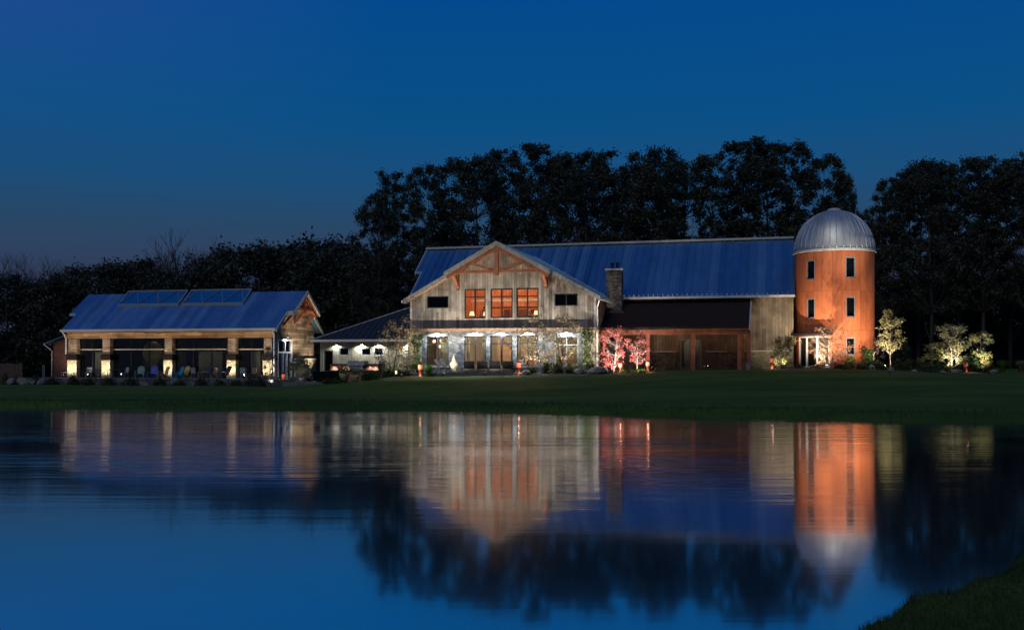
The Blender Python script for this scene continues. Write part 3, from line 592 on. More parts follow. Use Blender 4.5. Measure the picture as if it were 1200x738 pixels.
mb = MB(); mb.box(25.3, 28.95, 5.9, 5.997, .9, 3.05); mb.build('stone_wainscot', stone('olive_stone', (.17,.15,.09), (.36,.32,.2), 3.2), lodge)
mb = MB(); mb.box(25.3, 28.95, 5.84, 5.997, 3.052, 3.13); mb.build('wainscot_cap', trim, lodge)
rf = MB(); BS = 9.05
rf.pyz([(BS, bt(BS)), (RB, RZ), (RB, RZ-.2), (BS, bt(BS)-.2)], -2.95, 29.05); rf.pyz([(EB, EZ), (BS-.002, bt(BS-.002)), (BS-.002, bt(BS)-.2), (EB, EZ-.2)], -2.35, 29.05)
rf.pyz([(RB+.001, RZ), (18.5, EZ), (18.5, EZ-.2), (RB+.001, RZ-.2)], -2.95, 29.05)
nrm = Vector((0, -sl2, 1)).normalized()
ribs(rf, lambda a: ((a, EB+.01 if a > -2.3 else BS+.02, bt(EB+.01 if a > -2.3 else BS+.02)), (a, RB-.15, bt(RB-.15)), nrm), -2.95, 29.05, .61, .06, .075)
broof = rf.build('barn_roof', roofmetal, lodge)
mb = MB(); mb.box(-3.0, 29.05, RB-.22, RB+.22, RZ-.05, RZ+.12); mb.build('ridge_cap', trim, lodge)
mb = MB(); mb.box(-2.4, 29.05, EB-.14, EB-.002, EZ-.20, EZ-.02)
for q in range(81): mb.box(-1.9+q*.38, -1.82+q*.38, EB+.02, EB+.1, EZ+.03, EZ+.16)
mb.build('barn_gutter', trim, lodge)
mb = MB(); mb.pyz([(EB-.05, EZ-.02), (BS-.1, bt(BS-.1)-.02), (BS-.1, bt(BS-.1)-.28), (EB-.05, EZ-.28)], -2.42, -2.352); mb.pyz([(BS, bt(BS)-.02), (RB, RZ), (RB, RZ-.28), (BS, bt(BS)-.28)], -3.02, -2.952); build_each(mb, 'barn_rake_board', trim, lodge)
# chimney
mb = MB(); mb.box(14.76, 15.96, 4.3, 5.3, 1.2, 9.42); mb.box(14.76, 16.15, 4.1, 5.4, 1.2, 6.2)
ch = mb.build('chimney', brown_stone, lodge); mb = MB(); mb.box(14.66, 16.06, 4.2, 5.4, 9.42, 9.56); mb.build('chimney_cap', trim, ch)
for a in (15.15, 15.55): p = MB(); p.lathe([(.12,9.56),(.12,9.95),(.15,9.97),(.15,10.05),(.0,10.06)], (a,4.8,0), 10); p.build('chimney_pot', blackmetal, ch)
# gutter and downspout on the gable wing
mb = MB(); mb.box(15.0, 15.16, -.8, 5.4, gz_roof(15.1)-.22, gz_roof(15.1)-.04); mb.build('gutter', gutterm, lodge)
mb = MB(); mb.tube([(15.08,-.6,gz_roof(15.1)-.2),(14.84,-.14,gz_roof(15.1)-.75),(14.84,-.1,4.85),(14.86,-.55,4.72),(14.86,-.40,4.4),(14.86,-.32,1.6)], .055, 8); build_each(mb, 'downspout', gutterm, lodge)
mb = MB(); mb.box(-.46,-.36,-.8,5.9,gz_roof(-.35)-.2,gz_roof(-.35)-.02); mb.build('gutter', trim, lodge)
# porch
PB, PW = 2.2, 5.98
pr = MB(); pr.pyz([(PB-.45, 4.86), (PW, 7.02), (PW, 6.86), (PB-.45, 4.70)], 14.75, 25.75); pr.build('porch_roof', darkroof, lodge)
mb = MB(); mb.pyz([(PB-.47, 4.90), (PW-.05, 7.06), (PW-.05, 6.80), (PB-.47, 4.64)], 25.752, 25.83); build_each(mb, 'porch_rake_board', trim, lodge)
mb = MB(); mb.box(14.75, 25.7, PB-.14, PB+.14, 4.30, 4.66)
for q in range(9): mb.box(15.4+q*1.2, 15.52+q*1.2, PB-.42, PB-.142, 4.52, 4.66)
mb.build('porch_beam', redbeam, lodge)
for a in (14.95, 18.30, 21.68, 25.05, 25.72):
    mb = MB(); mb.box(a-.14, a+.14, PB-.13, PB+.13, 1.45, 4.298); mb.build('porch_post', redbeam, lodge)
mb = MB(); mb.box(25.62, 25.80, 2.5, 3.6, 1.45, 4.6); mb.box(25.62, 25.80, 4.0, 5.9, 1.45, 4.6); build_each(mb, 'porch_end_panel', plain('tan_panel', (.40,.28,.18), .7), lodge)
mb = MB(); mb.box(16.2, 20.1, 5.75, 5.98, 1.5, 3.0); mb.box(22.4, 25.4, 5.75, 5.98, 1.5, 3.0); build_each(mb, 'porch_wainscot', brown_stone, lodge)
mb = MB(); mb.box(16.2, 20.1, 5.68, 5.98, 3.002, 3.1); mb.box(22.4, 24.0, 5.68, 5.98, 3.002, 3.1); build_each(mb, 'porch_wainscot_cap', trim, lodge)
window(lodge, 20.35, 21.95, 1.65, 3.98, 6.05, greymetal, 2, None, .1, pane, 'porch_door')
mb = MB(); mb.box(20.3, 22.0, 6.5, 6.6, 1.6, 4.0); mb.build('porch_door_blind', plaster, lodge)
mesh_s = MB()
for a0, a1 in ((18.46,21.52),(21.84,24.9)): mesh_s.box(a0, a1, PB-.02, PB-.012, 1.6, 4.29)
build_each(mesh_s, 'screen', glass('insect_screen', (.66,.66,.66), .02), lodge)
mb = MB(); mb.box(14.8, 25.8, PB-.25, 5.98, 1.2, 1.55); mb.build('porch_floor', concrete, lodge)
lamp('POINT', lodge, (19.8, 4.2, 4.7), 75, (1,.6,.35), size=.1, name='porch_fill'); lamp('POINT', lodge, (24.0, 4.2, 4.7), 30, (1,.6,.35), size=.1, name='porch_fill'); lamp('POINT', lodge, (21.2, 6.35, 4.25), 12, (1,.8,.6), size=.1, name='porch_door_lamp')  # the two lamps under the porch roof are unseen, added to brighten its interior
# light washing the gable from the beds
for a, pw, n_ in ((.9, 220, 'left pier'), (4.2, 260, 'left window pair'), (7.4, 260, 'glass door'), (10.6, 260, 'right window pair'), (13.9, 220, 'right pier')):
    x, y, z = LW(a, -4.3, 0); uplight(x, y, G(x, y)+.02, LW(a+(AC-a)*.25, 0, 9.6), pw, NEUT, 'small bronze spotlight in the lawn before the lodge %s' % n_, 128, 1.0)
for a in (18.3, 22.6):
    x, y, z = LW(a, .2, 0); uplight(x, y, G(x, y)+.02, LW(a+1, 2.4, 5.4), 26, WARM, 'small bronze spotlight before the %s porch bay' % ('middle' if a < 20 else 'right'), 120, 1.0)
x, y, z = LW(27.6, 2.5, 0); uplight(x, y, G(x,y), LW(27.6, 6, 4.5), 55, WARM, 'small bronze spotlight before the barn wall beside the silo', 100, 1.0)

# ------------------------------------------------------------------ low wing between lodge and pavilion
wing = thing('low_wing', 'low grey green wing with dark hipped roof between pavilion and lodge', 'building', OM, -TH)
wops = [(-8.35,-7.55,1.0,3.15),(-7.0,-6.15,2.75,3.4),(-5.05,-4.2,2.75,3.4),(-3.95,-3.1,2.75,3.4)]
mb = MB(); mb.wall(-8.7, -.02, .5, 3.95, 2.0, 2.25, wops); mb.box(-8.7, -8.45, 2.251, 9, .7, 3.95); mb.build('wall', greenish, wing)
eave = 4.05; A = (-9.2, 1.45, eave); B_ = (0-.01, 1.45, eave); Cc = (-.01, 6.5, 6.95); D_ = (-2.2, 6.5, 6.95); E_ = (-9.2, 11.5, eave); F_ = (-.01, 11.5, eave)
mb = MB(); dn = lambda p: (p[0], p[1], p[2]-.14)
mb.add([A, B_, Cc, D_, E_, F_]+[dn(p) for p in (A, B_, Cc, D_, E_, F_)], [(0,1,2,3),(0,3,4),(3,2,5,4),(6,7,1,0),(6,0,4,10),(7,6,10,11),(4,5,11,10)])
dd = Vector((0, 5.05, 2.9)).normalized(); up = Vector((0,-2.9,5.05)).normalized()
def wfn(a):
    f = min(1, (a+9.2)/7.0); return (a, 1.46, eave), (a, 1.45+5.05*f*.97, eave+2.9*f*.97), up
ribs(mb, wfn, -9.1, -.1, .5, .045, .05); mb.build('roof', plain('dark_blue_roof', (.02,.027,.036), .7, .15, .2), wing)
mb = MB(); mb.box(-9.25, -.01, 1.33, 1.448, eave-.18, eave+.0); mb.build('gutter', gutterm, wing); mb = MB(); mb.beam(A, D_, .14, .1); mb.build('hip_cap', trim, wing)
mb = MB(); mb.box(-9.2, -.02, 1.45, 1.99, eave-.2, eave-.142); build_each(mb, 'soffit', trim, wing)
for i, o in enumerate(wops):
    if i == 0:
        d_ = window(wing, *o, 2.04, blackmetal, 1, None, .1, darkpane, 'door')
    else: window(wing, *o, 2.03, greymetal, 1, None, .07, darkpane)
mb = MB(); mb.box(-8.6, -.1, 3.2, 3.3, .8, 3.9); mb.build('inner_wall', plaster, wing)
mb = MB(); mb.box(-8.65, -.02, 1.97, 1.998, .5, 1.25); mb.build('base_course', brown_stone, wing)
for a, pw in ((-7.2, 26), (-5.0, 62), (-3.5, 66), (-.9, 60)): wall_light(wing, a, 1.86, 3.66, pw, (1,.95,.84), (a, 1.98, 2.2), 155, lens, 'wall_light', .5)
mb = MB(); mb.box(-9.5, .2, -2.9, 1.96, .2, .66); pt = mb.build('patio', concrete, None); pt.location = OM; pt.rotation_euler = (0,0,-TH); tag(pt, 'concrete patio before the low wing', kind='structure')
mb = MB(); mb.box(.3, 15, -2.6, -.13, .7, 1.42); pt = mb.build('terrace', concrete, None); pt.location = OM; pt.rotation_euler = (0,0,-TH); tag(pt, 'stone terrace along the lodge front', kind='structure')
lamp('POINT', wing, (-3.6, 2.7, 3.5), 2, (1,.9,.7), size=.1, name='room_lamp')

# outdoor kitchen in front of the wing
kx0, kx1, kb = -6.7, -2.35, -1.2
kit = thing('outdoor_kitchen', 'red stone outdoor kitchen counter with small lights and grill hood', 'kitchen', OM, -TH)
mb = MB(); mb.box(kx0, kx1, kb+.9, kb+1.15, .5, 2.02); mb.build('back_wall', brick, kit); mb = MB(); mb.box(kx0, kx1, kb+.3, kb+.898, .5, 1.5); mb.build('counter', brick, kit)
mb = MB(); mb.box(kx0-.06, kx1+.06, kb+.22, kb+.895, 1.502, 1.56); mb.box(kx0-.06, kx1+.06, kb+.84, kb+1.2, 2.022, 2.09); mb.build('countertop', plain('dark_granite', (.05,.045,.045), .4), kit)
gr = MB(); gr.pyz([(kb+.2, 1.95), (kb+.35, 2.32), (kb+1.2, 2.32), (kb+1.2, 1.95)], -4.95, -3.55); gr.build('grill_hood', plain('steel_hood', (.10,.11,.13), .4, .8), kit)
gr = MB(); gr.box(-4.75, -3.75, kb+.25, kb+.8, 1.565, 1.9); gr.build('grill', greymetal, kit)
klens = emis('dim_counter_lens', (1,.8,.6), 1.2)
for a, pw in ((-6.3, 4), (-5.35, 3), (-3.2, 3), (-2.75, 4.5)): wall_light(kit, a, kb+.66, 1.86, pw, (1,.78,.62), (a, kb+.92, 1.3), 150, klens, 'counter_light', .6)

# ------------------------------------------------------------------ silo tower
SC = Vector((25.06, 77.5, 1.6)); SR = 2.98
silo = thing('silo_tower', 'round rust orange silo tower with ribbed metal dome', 'tower', SC)
NSEG = 96
def sth(px_):
    k_ = (px_-600)/F; A_ = k_*k_+1; B_2 = -(k_*SC.x+SC.y); C_ = SC.x**2+SC.y**2-SR**2; Y_ = (-B_2-math.sqrt(max(B_2*B_2-A_*C_, 0)))/A_
    a_ = math.atan2(Y_-SC.y, k_*Y_-SC.x); return a_-2*math.pi if a_ > 1.6 else a_
def zz(py_, Y=74.6): return CAMZ-(py_-YH)/F*Y-SC.z
sops = [(945,954.8,303,326),(991,1002.5,301,325.4),(945.2,954.8,348.6,372.5),(991.5,1002.5,347.7,371.6),(991.6,1002.5,395.4,416),(936,972,394,430.5)]
wins = [(sth(a), sth(b), zz(d), zz(c)) for a, b, c, d in sops]
angs = sorted({-math.pi+2*math.pi*i/NSEG for i in range(NSEG)} | {(a+2*math.pi if a < -math.pi else a) for w_ in wins for a in w_[:2]}); TOP = 9.12
zs = sorted({-.6, TOP} | {v for w_ in wins for v in w_[2:]})
mb = MB(); na = len(angs)
def inw(a, z): return any((w_[0] < a < w_[1] or w_[0] < a-2*math.pi < w_[1]) and w_[2] < z < w_[3] for w_ in wins)
P3 = lambda a, z, r_: (r_*math.cos(a), r_*math.sin(a), z)
for i in range(na):
    a0 = angs[i]; a1 = angs[(i+1) % na]+(2*math.pi if i == na-1 else 0); am = (a0+a1)/2
    for j in range(len(zs)-1):
        if inw(am, (zs[j]+zs[j+1])/2): continue
        mb.add([P3(a0,zs[j],SR),P3(a1,zs[j],SR),P3(a1,zs[j+1],SR),P3(a0,zs[j+1],SR)], [(0,1,2,3)])
for w_ in wins:
    r2 = SR-.16
    for a in w_[:2]: mb.add([P3(a,w_[2],SR),P3(a,w_[2],r2),P3(a,w_[3],r2),P3(a,w_[3],SR)], [(0,1,2,3)])
    for z in w_[2:]: mb.add([P3(w_[0],z,SR),P3(w_[0],z,r2),P3(w_[1],z,r2),P3(w_[1],z,SR)], [(0,1,2,3)])
mb.build('wall', corten, silo)
mb = MB(); mb.lathe([(SR-.35, -.6), (SR-.35, TOP)], (0,0,0), 64); mb.build('inner_wall', plain('silo_inner', (.05,.05,.05), .9), silo)
mb = MB(); prof = []
DR, DH = SR+.05, 3.25
for i in range(25): t_ = i/24*math.pi/2*.985; prof.append((DR*math.cos(t_), TOP+.02+DH*math.sin(t_)))
mb.lathe(prof, (0,0,0), 96)
dome = mb.build('dome', domemetal, silo, True)
mb = MB()
for q in range(38):
    a = 2*math.pi*q/38; mb.tube([((r_+.015)*math.cos(a), (r_+.015)*math.sin(a), z+.01) for r_, z in prof[::2]], .03, 5)
mb.build('dome_rib', domemetal, dome, True)
mb = MB(); mb.lathe([(DR+.01, TOP-.12), (DR+.06, TOP-.1), (DR+.06, TOP+.06), (DR-.05, TOP+.08)], (0,0,0), 96); mb.build('dome_rim', trim, silo)
mb = MB(); mb.lathe([(.55, TOP+DH-.05), (.5, TOP+DH+.12), (.3, TOP+DH+.2), (0, TOP+DH+.22)], (0,0,0), 20); mb.build('dome_cap', trim, dome)
for i, w_ in enumerate(wins):
    f = MB(); r2 = SR-.12; fw = .07/SR
    def arcbox(a0, a1, z0, z1, ra, rb):
        n = max(1, int((a1-a0)/.06)); 
        for q in range(n):
            b0 = a0+(a1-a0)*q/n; b1 = a0+(a1-a0)*(q+1)/n
            f.hexa([P3(b0,z0,rb),P3(b1,z0,rb),P3(b1,z0,ra),P3(b0,z0,ra),P3(b0,z1,rb),P3(b1,z1,rb),P3(b1,z1,ra),P3(b0,z1,ra)])
    door = i == 5; ra, rb = SR-.15, SR-.03
    arcbox(w_[0], w_[0]+fw, w_[2], w_[3], ra, rb); arcbox(w_[1]-fw, w_[1], w_[2], w_[3], ra, rb); arcbox(w_[0]+fw, w_[1]-fw, w_[3]-.08, w_[3], ra, rb); arcbox(w_[0]+fw, w_[1]-fw, w_[2], w_[2]+.08, ra, rb)
    if door:
        for q in (1, 2, ): c = w_[0]+(w_[1]-w_[0])*q/3; arcbox(c-fw*.9, c+fw*.9, w_[2]+.08, w_[3]-.08, ra, rb)
    o = f.build('glass_door' if door else 'window', whiteframe if door else greymetal, silo)
    p = MB(); n = 8
    for q in range(n):
        b0 = w_[0]+(w_[1]-w_[0])*q/n; b1 = w_[0]+(w_[1]-w_[0])*(q+1)/n; p.add([P3(b0,w_[2]+.02,SR-.09),P3(b1,w_[2]+.02,SR-.09),P3(b1,w_[3]-.02,SR-.09),P3(b0,w_[3]-.02,SR-.09)], [(0,1,2,3)])
    p.build('pane', darkpane, o)
cx = (sth(928)+sth(976))/2; mb = MB()
a0, a1 = sth(932), sth(976); n = 10; z = zz(392.5, 74)
for q in range(n):
    b0 = a0+(a1-a0)*q/n; b1 = a0+(a1-a0)*(q+1)/n; mb.hexa([P3(b0,z,SR+.9),P3(b1,z,SR+.9),P3(b1,z,SR+.005),P3(b0,z,SR+.005),P3(b0,z+.16,SR+.9),P3(b1,z+.16,SR+.9),P3(b1,z+.22,SR+.005),P3(b0,z+.22,SR+.005)])
mb.build('door_canopy', blackmetal, silo)
for (dx, dy, tx, tz, pw, ang, nme) in ((-3.3,-5.0,-1.0,5.5,520,128,'left of the silo door'), (.6,-6.6,.2,8.0,430,128,'before the silo shrub'), (3.2,-4.6,1.2,5.5,150,120,'right of the silo shrub'), (-.6,-13.0,-.1,9.9,1200,22,'in front of the silo aimed at its dome')):
    x, y = SC.x+dx, SC.y+dy; uplight(x, y, G(x, y), (SC.x+tx, SC.y-2.6, SC.z+tz), pw, (1,.80,.58) if ang > 30 else (1,.95,.82), 'small bronze spotlight in the lawn %s' % nme, ang, 1.0)

# ------------------------------------------------------------------ pavilion
TP = R(13); OP = Vector((-38.17, 86.0, 0))
pav = thing('pavilion', 'long glass walled pavilion with blue roof, timber columns and stone bases', 'building', OP, -TP)
def PWd(a, b, z): return (OP.x+a*math.cos(TP)+b*math.sin(TP), OP.y-a*math.sin(TP)+b*math.cos(TP), z)
FZ, PE = .85, 4.95
colplanks = siding('column_planks', (.26,.16,.10), (.66,.52,.38), .22, True)  # lightened copy of the planks: lamp light on the upper columns put into colour
cols_ = [(-.17,.75),(3.18,4.0),(9.1,9.92),(14.95,15.75),(18.2,19.02)]
for i, (a0, a1) in enumerate(cols_):
    m = MB(); m.box(a0+.06, a1-.06, -.06, .6, 2.86, 4.22); c = m.build('column', colplanks, pav)
    m = MB(); m.box(a0, a1, -.14, .66, FZ, 2.36); m.build('stone_base', tan_stone, c); m = MB(); m.box(a0-.05, a1+.05, -.19, .7, 2.362, 2.84); m.build('column_collar', plain('dark_bronze_collar', (.02,.014,.010), .9, spec=.03), c)
m = MB(); m.box(-.3, 19.1, -.12, .62, 4.222, 4.72); m.build('header_beam', siding('header_planks', (.17,.10,.06), (.52,.36,.23), .2, True), pav)
m = MB(); m.box(-.45, 19.62, -.74, -.602, 4.78, 4.98); m.build('gutter', gutterm, pav); m = MB(); m.box(-.4, 19.55, -.6, 0, 4.74, 4.78); build_each(m, 'soffit', plain('cedar_soffit', (.5,.34,.22), .7), pav)
ps = (8.28-PE)/4.6; ptop = lambda b: PE+(b+.6)*ps; PS = 1.45
rf = MB(); rf.pyz([(-.6, PE), (PS-.002, ptop(PS)), (PS-.002, ptop(PS)-.16), (-.6, PE-.16)], -.45, 19.62); rf.pyz([(PS, ptop(PS)), (4, ptop(4)), (4, ptop(4)-.16), (PS, ptop(PS)-.16)], -1.1, 20.25)
rf.pyz([(4.001, ptop(4)), (6.55, ptop(1.45)), (6.55, ptop(1.45)-.16), (4.001, ptop(4)-.16)], -1.1, 20.25); rf.pyz([(6.552, ptop(1.45)), (8.6, PE), (8.6, PE-.16), (6.552, ptop(1.45)-.16)], -.45, 19.62)
nrm = Vector((0,-ps,1)).normalized()
0 and ribs(rf, lambda a: ((a, -.58 if -.4 < a < 19.6 else PS+.01, ptop(-.58 if -.4 < a < 19.6 else PS+.01)), (a, 3.95, ptop(3.95)), nrm), -1.1, 20.25, .5, .03, .025)
proof = rf.build('roof', roofsmooth, pav)
m = MB()
for (xa, ba, bb) in ((20.252, PS, 4), (19.622, -.62, PS-.01)):
    m.pyz([(ba, ptop(ba)+.03), (bb, ptop(bb)+.03), (bb, ptop(bb)-.27), (ba, ptop(ba)-.27)], xa, xa+.08); m.pyz([(8-ba, ptop(ba)+.03), (8-bb+.001, ptop(bb)+.03), (8-bb+.001, ptop(bb)-.27), (8-ba, ptop(ba)-.27)], xa, xa+.08)
m.pyz([(PS-.08, ptop(PS)), (PS-.002, ptop(PS)+.03), (PS-.002, ptop(PS)-.3), (PS-.08, ptop(PS)-.3)], 19.7, 20.25)
build_each(m, 'rake_board', trim, pav)
m = MB(); m.pyz([(PS-.05, ptop(PS)+.02), (PS-.002, ptop(PS)+.02), (PS-.002, ptop(PS)-.2), (PS-.05, ptop(PS)-.2)], -1.1, -.46); m.build('end_trim', trim, pav)
# gable end wall with door and truss
GA = 19.05
m = MB(); m.pyz([(.62, FZ), (.75, FZ), (.75, 4.2), (.62, 4.2)], GA-.2, GA-.001); m.pyz([(3.55, FZ), (8, FZ), (8, 4.2), (3.55, 4.2)], GA-.2, GA); m.pyz([(0, 4.2), (8, 4.2), (8, ptop(0)-.25), (4, ptop(4)-.25), (0, ptop(0)-.25)], GA-.2, GA); m.build('gable_wall', reclaimed, pav)
m = MB(); m.box(GA-.02, GA+.16, 3.9, 8.1, FZ-.2, 2.42); m.build('stone_wainscot', tan_stone, pav); m = MB(); m.box(GA-.02, GA+.2, 3.85, 8.15, 2.422, 2.52); m.build('wainscot_cap', trim, pav)
f = MB(); y0, y1 = .78, 3.5
def ybox(a, b, z0, z1): f.box(GA-.1, GA+.06, a, b, z0, z1)
ybox(y0, y0+.16, FZ, 4.15); ybox(y1-.16, y1, FZ, 4.15); ybox(y0+.16, y1-.16, 3.98, 4.15); ybox(y0+.16, y1-.16, 2.95, 3.09); ybox((y0+y1)/2-.06, (y0+y1)/2+.06, 3.09, 3.98); ybox(y0+.9, y0+1.04, FZ, 2.95); ybox(y1-1.04, y1-.9, FZ, 2.95)
d_ = f.build('gable_door', whiteframe, pav); p = MB(); p.box(GA-.06, GA-.045, y0+.05, y1-.05, FZ, 4.1); p.build('pane', pane, d_)
m = MB(); XT = 19.95
for sg in (-1, 1):
    m.beam((XT, 4+sg*.1, ptop(4)-.42), (XT, 4+sg*2.4, ptop(1.6)-.36), .2, .26); m.beam((XT-.05, 4+sg*2.1, ptop(1.9)-.5), (GA, 4+sg*2.1, ptop(1.9)-1.5), .18, .18); m.beam((XT, 4+sg*.12, 7.0), (XT, 4+sg*1.1, ptop(2.9)-.6), .15, .16)
m.box(XT-.1, XT+.1, 1.9, 6.1, 6.62, 6.85); m.box(XT-.12, XT+.12, 3.87, 4.13, 6.4, ptop(4)-.3); m.beam((XT, 4, 6.5), (GA, 4, 5.5), .2, .2)
m.build('gable_truss', timber, pav)
m = MB(); m.pyz([(PS,ptop(PS)-.17),(4,ptop(4)-.17),(4,ptop(4)-.2),(PS,ptop(PS)-.2)], GA+.01, 20.24); m.pyz([(8-PS,ptop(PS)-.17),(4.001,ptop(4)-.17),(4.001,ptop(4)-.2),(8-PS,ptop(PS)-.2)], GA+.01, 20.24); build_each(m, 'gable_soffit', timber, pav)
# glazing between columns
bays = [(.75,3.18,2),(4.0,9.1,3),(9.92,14.95,3),(15.75,18.2,2)]
for a0, a1, n in bays:
    window(pav, a0+.02, a1-.02, FZ+.05, 4.2, .35, blackmetal, n, None, .08, pane, 'glass_wall')
    m = MB(); m.box(a0+.02, a1-.02, .26, .345, 3.22, 3.32); m.build('transom_rail', plain('tan_rail', (.5,.42,.32), .6), pav)
m = MB(); m.box(-.1, 18.8, 7.6, 7.8, FZ, 4.7); m.box(-.15, 0, .66, 7.6, FZ, 4.7); build_each(m, 'back_wall', dimwall, pav); m = MB(); m.box(-.1, 18.8, .62, 7.6, 4.6, 4.7); m.build('ceiling', dimwall, pav)
m = MB()
for a0, a1, b in ((1.6,2.7,1.2),(4.8,6.2,3.5),(7.2,8.1,5.0),(11.0,13.2,2.2),(13.3,14.3,5.0),(16.0,16.9,2.0)): m.box(a0, a1, b, b+.12, FZ, 3.1)
build_each(m, 'partition_panel', plain('olive_panel', (.16,.14,.10), .8), pav)
for a, b, pw in ((2.0,.95,4),(6.8,2.4,6),(12.2,1.2,6),(17.2,1.0,5)): lamp('POINT', pav, (a, b, 4.48), pw, (1,.85,.6), size=.2, name='pavilion_lamp')  # unseen lamps added so the panels inside show
drum = thing('pendant_lamp', 'large dim golden round lamp hanging inside the pavilion second glass bay', 'lamp', PWd(6.6, 2.2, 3.05)); p = MB(); p.lathe([(.0,-.9),(.5,-.8),(.8,-.35),(.85,.1),(.7,.6),(.3,.9),(0,.95)], (0,0,0), 20); p.build('shade', emis('dim_gold_shade', (.10,.07,.025), .08), drum, True); p = MB(); p.tube([(0,0,.9),(0,0,1.5)], .02, 6); p.build('cord', blackmetal, drum)
# skylights
for (a0, a1) in ((3.0, 8.95), (9.25, 15.1)):
    b0, b1 = 2.35, 3.9; o = MB(); up = .45
    zf0, zf1 = ptop(b0)-.1, ptop(b0)+.22; zt = ptop(b1)+.30
    o.box(a0, a1, b0, b0+.12, zf0, zf1); o.box(a0, a1, b1, b1+.12, ptop(b1)-.2, zt)
    for a in (a0+.001, a1-.101): o.pyz([(b0+.121, zf0), (b0+.121, zf1), (b1-.001, zt), (b1-.001, ptop(b1)-.2)], a, a+.1)
    nb_ = 6; pts_ = [a0+(a1-a0)*q/nb_ for q in range(nb_+1)]
    for q in range(nb_):
        p_, q_ = ((pts_[q], b0+.1, zf1+.02), (pts_[q+1], b1, zt+.02)) if q % 2 == 0 else ((pts_[q], b1, zt+.02), (pts_[q+1], b0+.1, zf1+.02)); o.beam(p_, q_, .045, .04)
    o.beam((a0, b1+.06, zt+.03), (a1, b1+.06, zt+.03), .12, .08)
    sk = o.build('skylight', greymetal, proof)
    g = MB(); g.add([(a0+.1,b0+.1,zf1-.02),(a1-.1,b0+.1,zf1-.02),(a1-.1,b1+.02,zt-.02),(a0+.1,b1+.02,zt-.02)], [(0,1,2,3)]); g.build('pane', glass('skylight_glass', (.25,.32,.4), .06), proof)
# downspouts
m = MB(); m.tube([(-.3,-.66,4.8),(-.3,-.3,4.5),(-.24,-.22,4.2),(-.24,-.22,2.9)], .06, 8); m.tube([(19.35,-.66,4.8),(19.25,-.2,4.4),(19.25,-.2,FZ)], .07, 8); build_each(m, 'downspout', whiteframe, pav)
m = MB(); m.box(-3.2, 22.5, -2.6, 8.4, .15, FZ); pt = m.build('terrace', concrete, None); pt.location = OP; pt.rotation_euler = (0,0,-TP); tag(pt, 'raised terrace floor around the pavilion', kind='structure')
m = MB(); m.box(-3.6, 23.2, -3.0, -2.604, -.1, .84)
rw = m.build('retaining_wall', stone('dark_blue_stone', (.055,.06,.075), (.17,.175,.19), 1.3, (.03,.03,.035), 1.5)); rw.location = OP; rw.rotation_euler = (0,0,-TP); tag(rw, 'low dark fieldstone retaining wall under the pavilion terrace', 'wall')
names5 = ['first','second','third','fourth','fifth']
for i, (a0, a1) in enumerate(cols_):
    c = (a0+a1)/2; x, y, z = PWd(c, -1.3, FZ); uplight(x, y, FZ, PWd(c, -.2, 2.9), 44, (1,.83,.58), 'small ground spotlight at the foot of the %s pavilion column from the left' % names5[i], 138, .8)
sm = MB(); sm.box(-.2, 19.3, -.575, -.52, 4.70, 4.738); strip = sm.build('light_strip', bronze, pav)
for q in range(4):
    al = bpy.data.lights.new('strip_lamp', 'AREA'); al.shape = 'RECTANGLE'; al.size = 4.7; al.size_y = .03; al.energy = 8; al.color = (1, .72, .44); ao = bpy.data.objects.new('strip_lamp', al); col.objects.link(ao); ao.parent = strip
    ao.location = (2.25+q*4.85, -.50, 4.69); ao.rotation_euler = (Vector((0, .5, -.28))).to_track_quat('-Z', 'X').to_euler(); ao.rotation_euler = Matrix(((1,0,0),(0,.49,.87),(0,-.87,.49))).inverted().to_euler() if False else (R(60), 0, 0)
x, y, z = PWd(21.2, 2.6, FZ); uplight(x, y, FZ, PWd(19.6, 4.2, 6.6), 240, (1,.82,.58), 'small ground spotlight lighting the pavilion gable truss', 75, .9)
x, y, z = PWd(20.6, 6.6, FZ); uplight(x, y, FZ, PWd(19.05, 6.4, 4.0), 75, (1,.86,.62), 'small ground spotlight before the pavilion gable stonework', 100, 1.0)
f = wall_light(pav, GA+.3, 2.1, 4.26, 30, COOLW, (GA+.05, 2.1, 2.0), 150, cool, 'door_light')

# lean-to shed at the pavilion's left end
shed = thing('lean_to_shed', 'small dark brown lean-to shed at the left end of the pavilion', 'shed', OP, -TP)
m = MB(); m.pxz([(-2.35, .5), (-.32, .5), (-.32, 4.55), (-2.35, 3.85)], .9, 5); m.build('wall', plain('red_brown_boards', (.11,.045,.035), .8), shed)
m = MB(); m.pxz([(-2.95, 3.86), (-.3, 4.78), (-.3, 4.66), (-2.95, 3.74)], .5, 5.4); m.build('roof', roofmetal, shed); m = MB(); m.box(-3.05, -2.952, .5, 5.4, 3.68, 3.82); m.build('gutter', trim, shed); m = MB(); m.tube([(-3.0,.55,3.7),(-2.5,.5,3.4),(-2.42,.8,3.2),(-2.42,.8,.6)], .05, 8); m.build('downspout', trim, shed)
hr = thing('handrail', 'thin pale metal handrail on posts before the brown shed', 'railing', PWd(-1.6, -1.2, FZ), -TP); m = MB(); m.tube([(0,0,-.3),(0,0,1.0)], .035, 8); m.tube([(-.95,1,-.3),(-.95,1,1.1)], .03, 8); build_each(m, 'post', greymetal, hr); m = MB(); m.tube([(0,0,.98),(-.95,1,1.08)], .025, 8); m.build('rail', greymetal, hr)
fn_ = thing('wooden_fence', 'low brown wooden fence at the far left edge', 'fence', (atx(6, 88), 88, .3)); m = MB()
for q in range(13): m.box(-2.6+q*.32, -2.6+q*.32+.3, -.03, .03, .05, 1.75+.02*math.sin(q*5))
m.build('boards', plain('fence_boards', (.10,.06,.045), .85), fn_); m = MB()
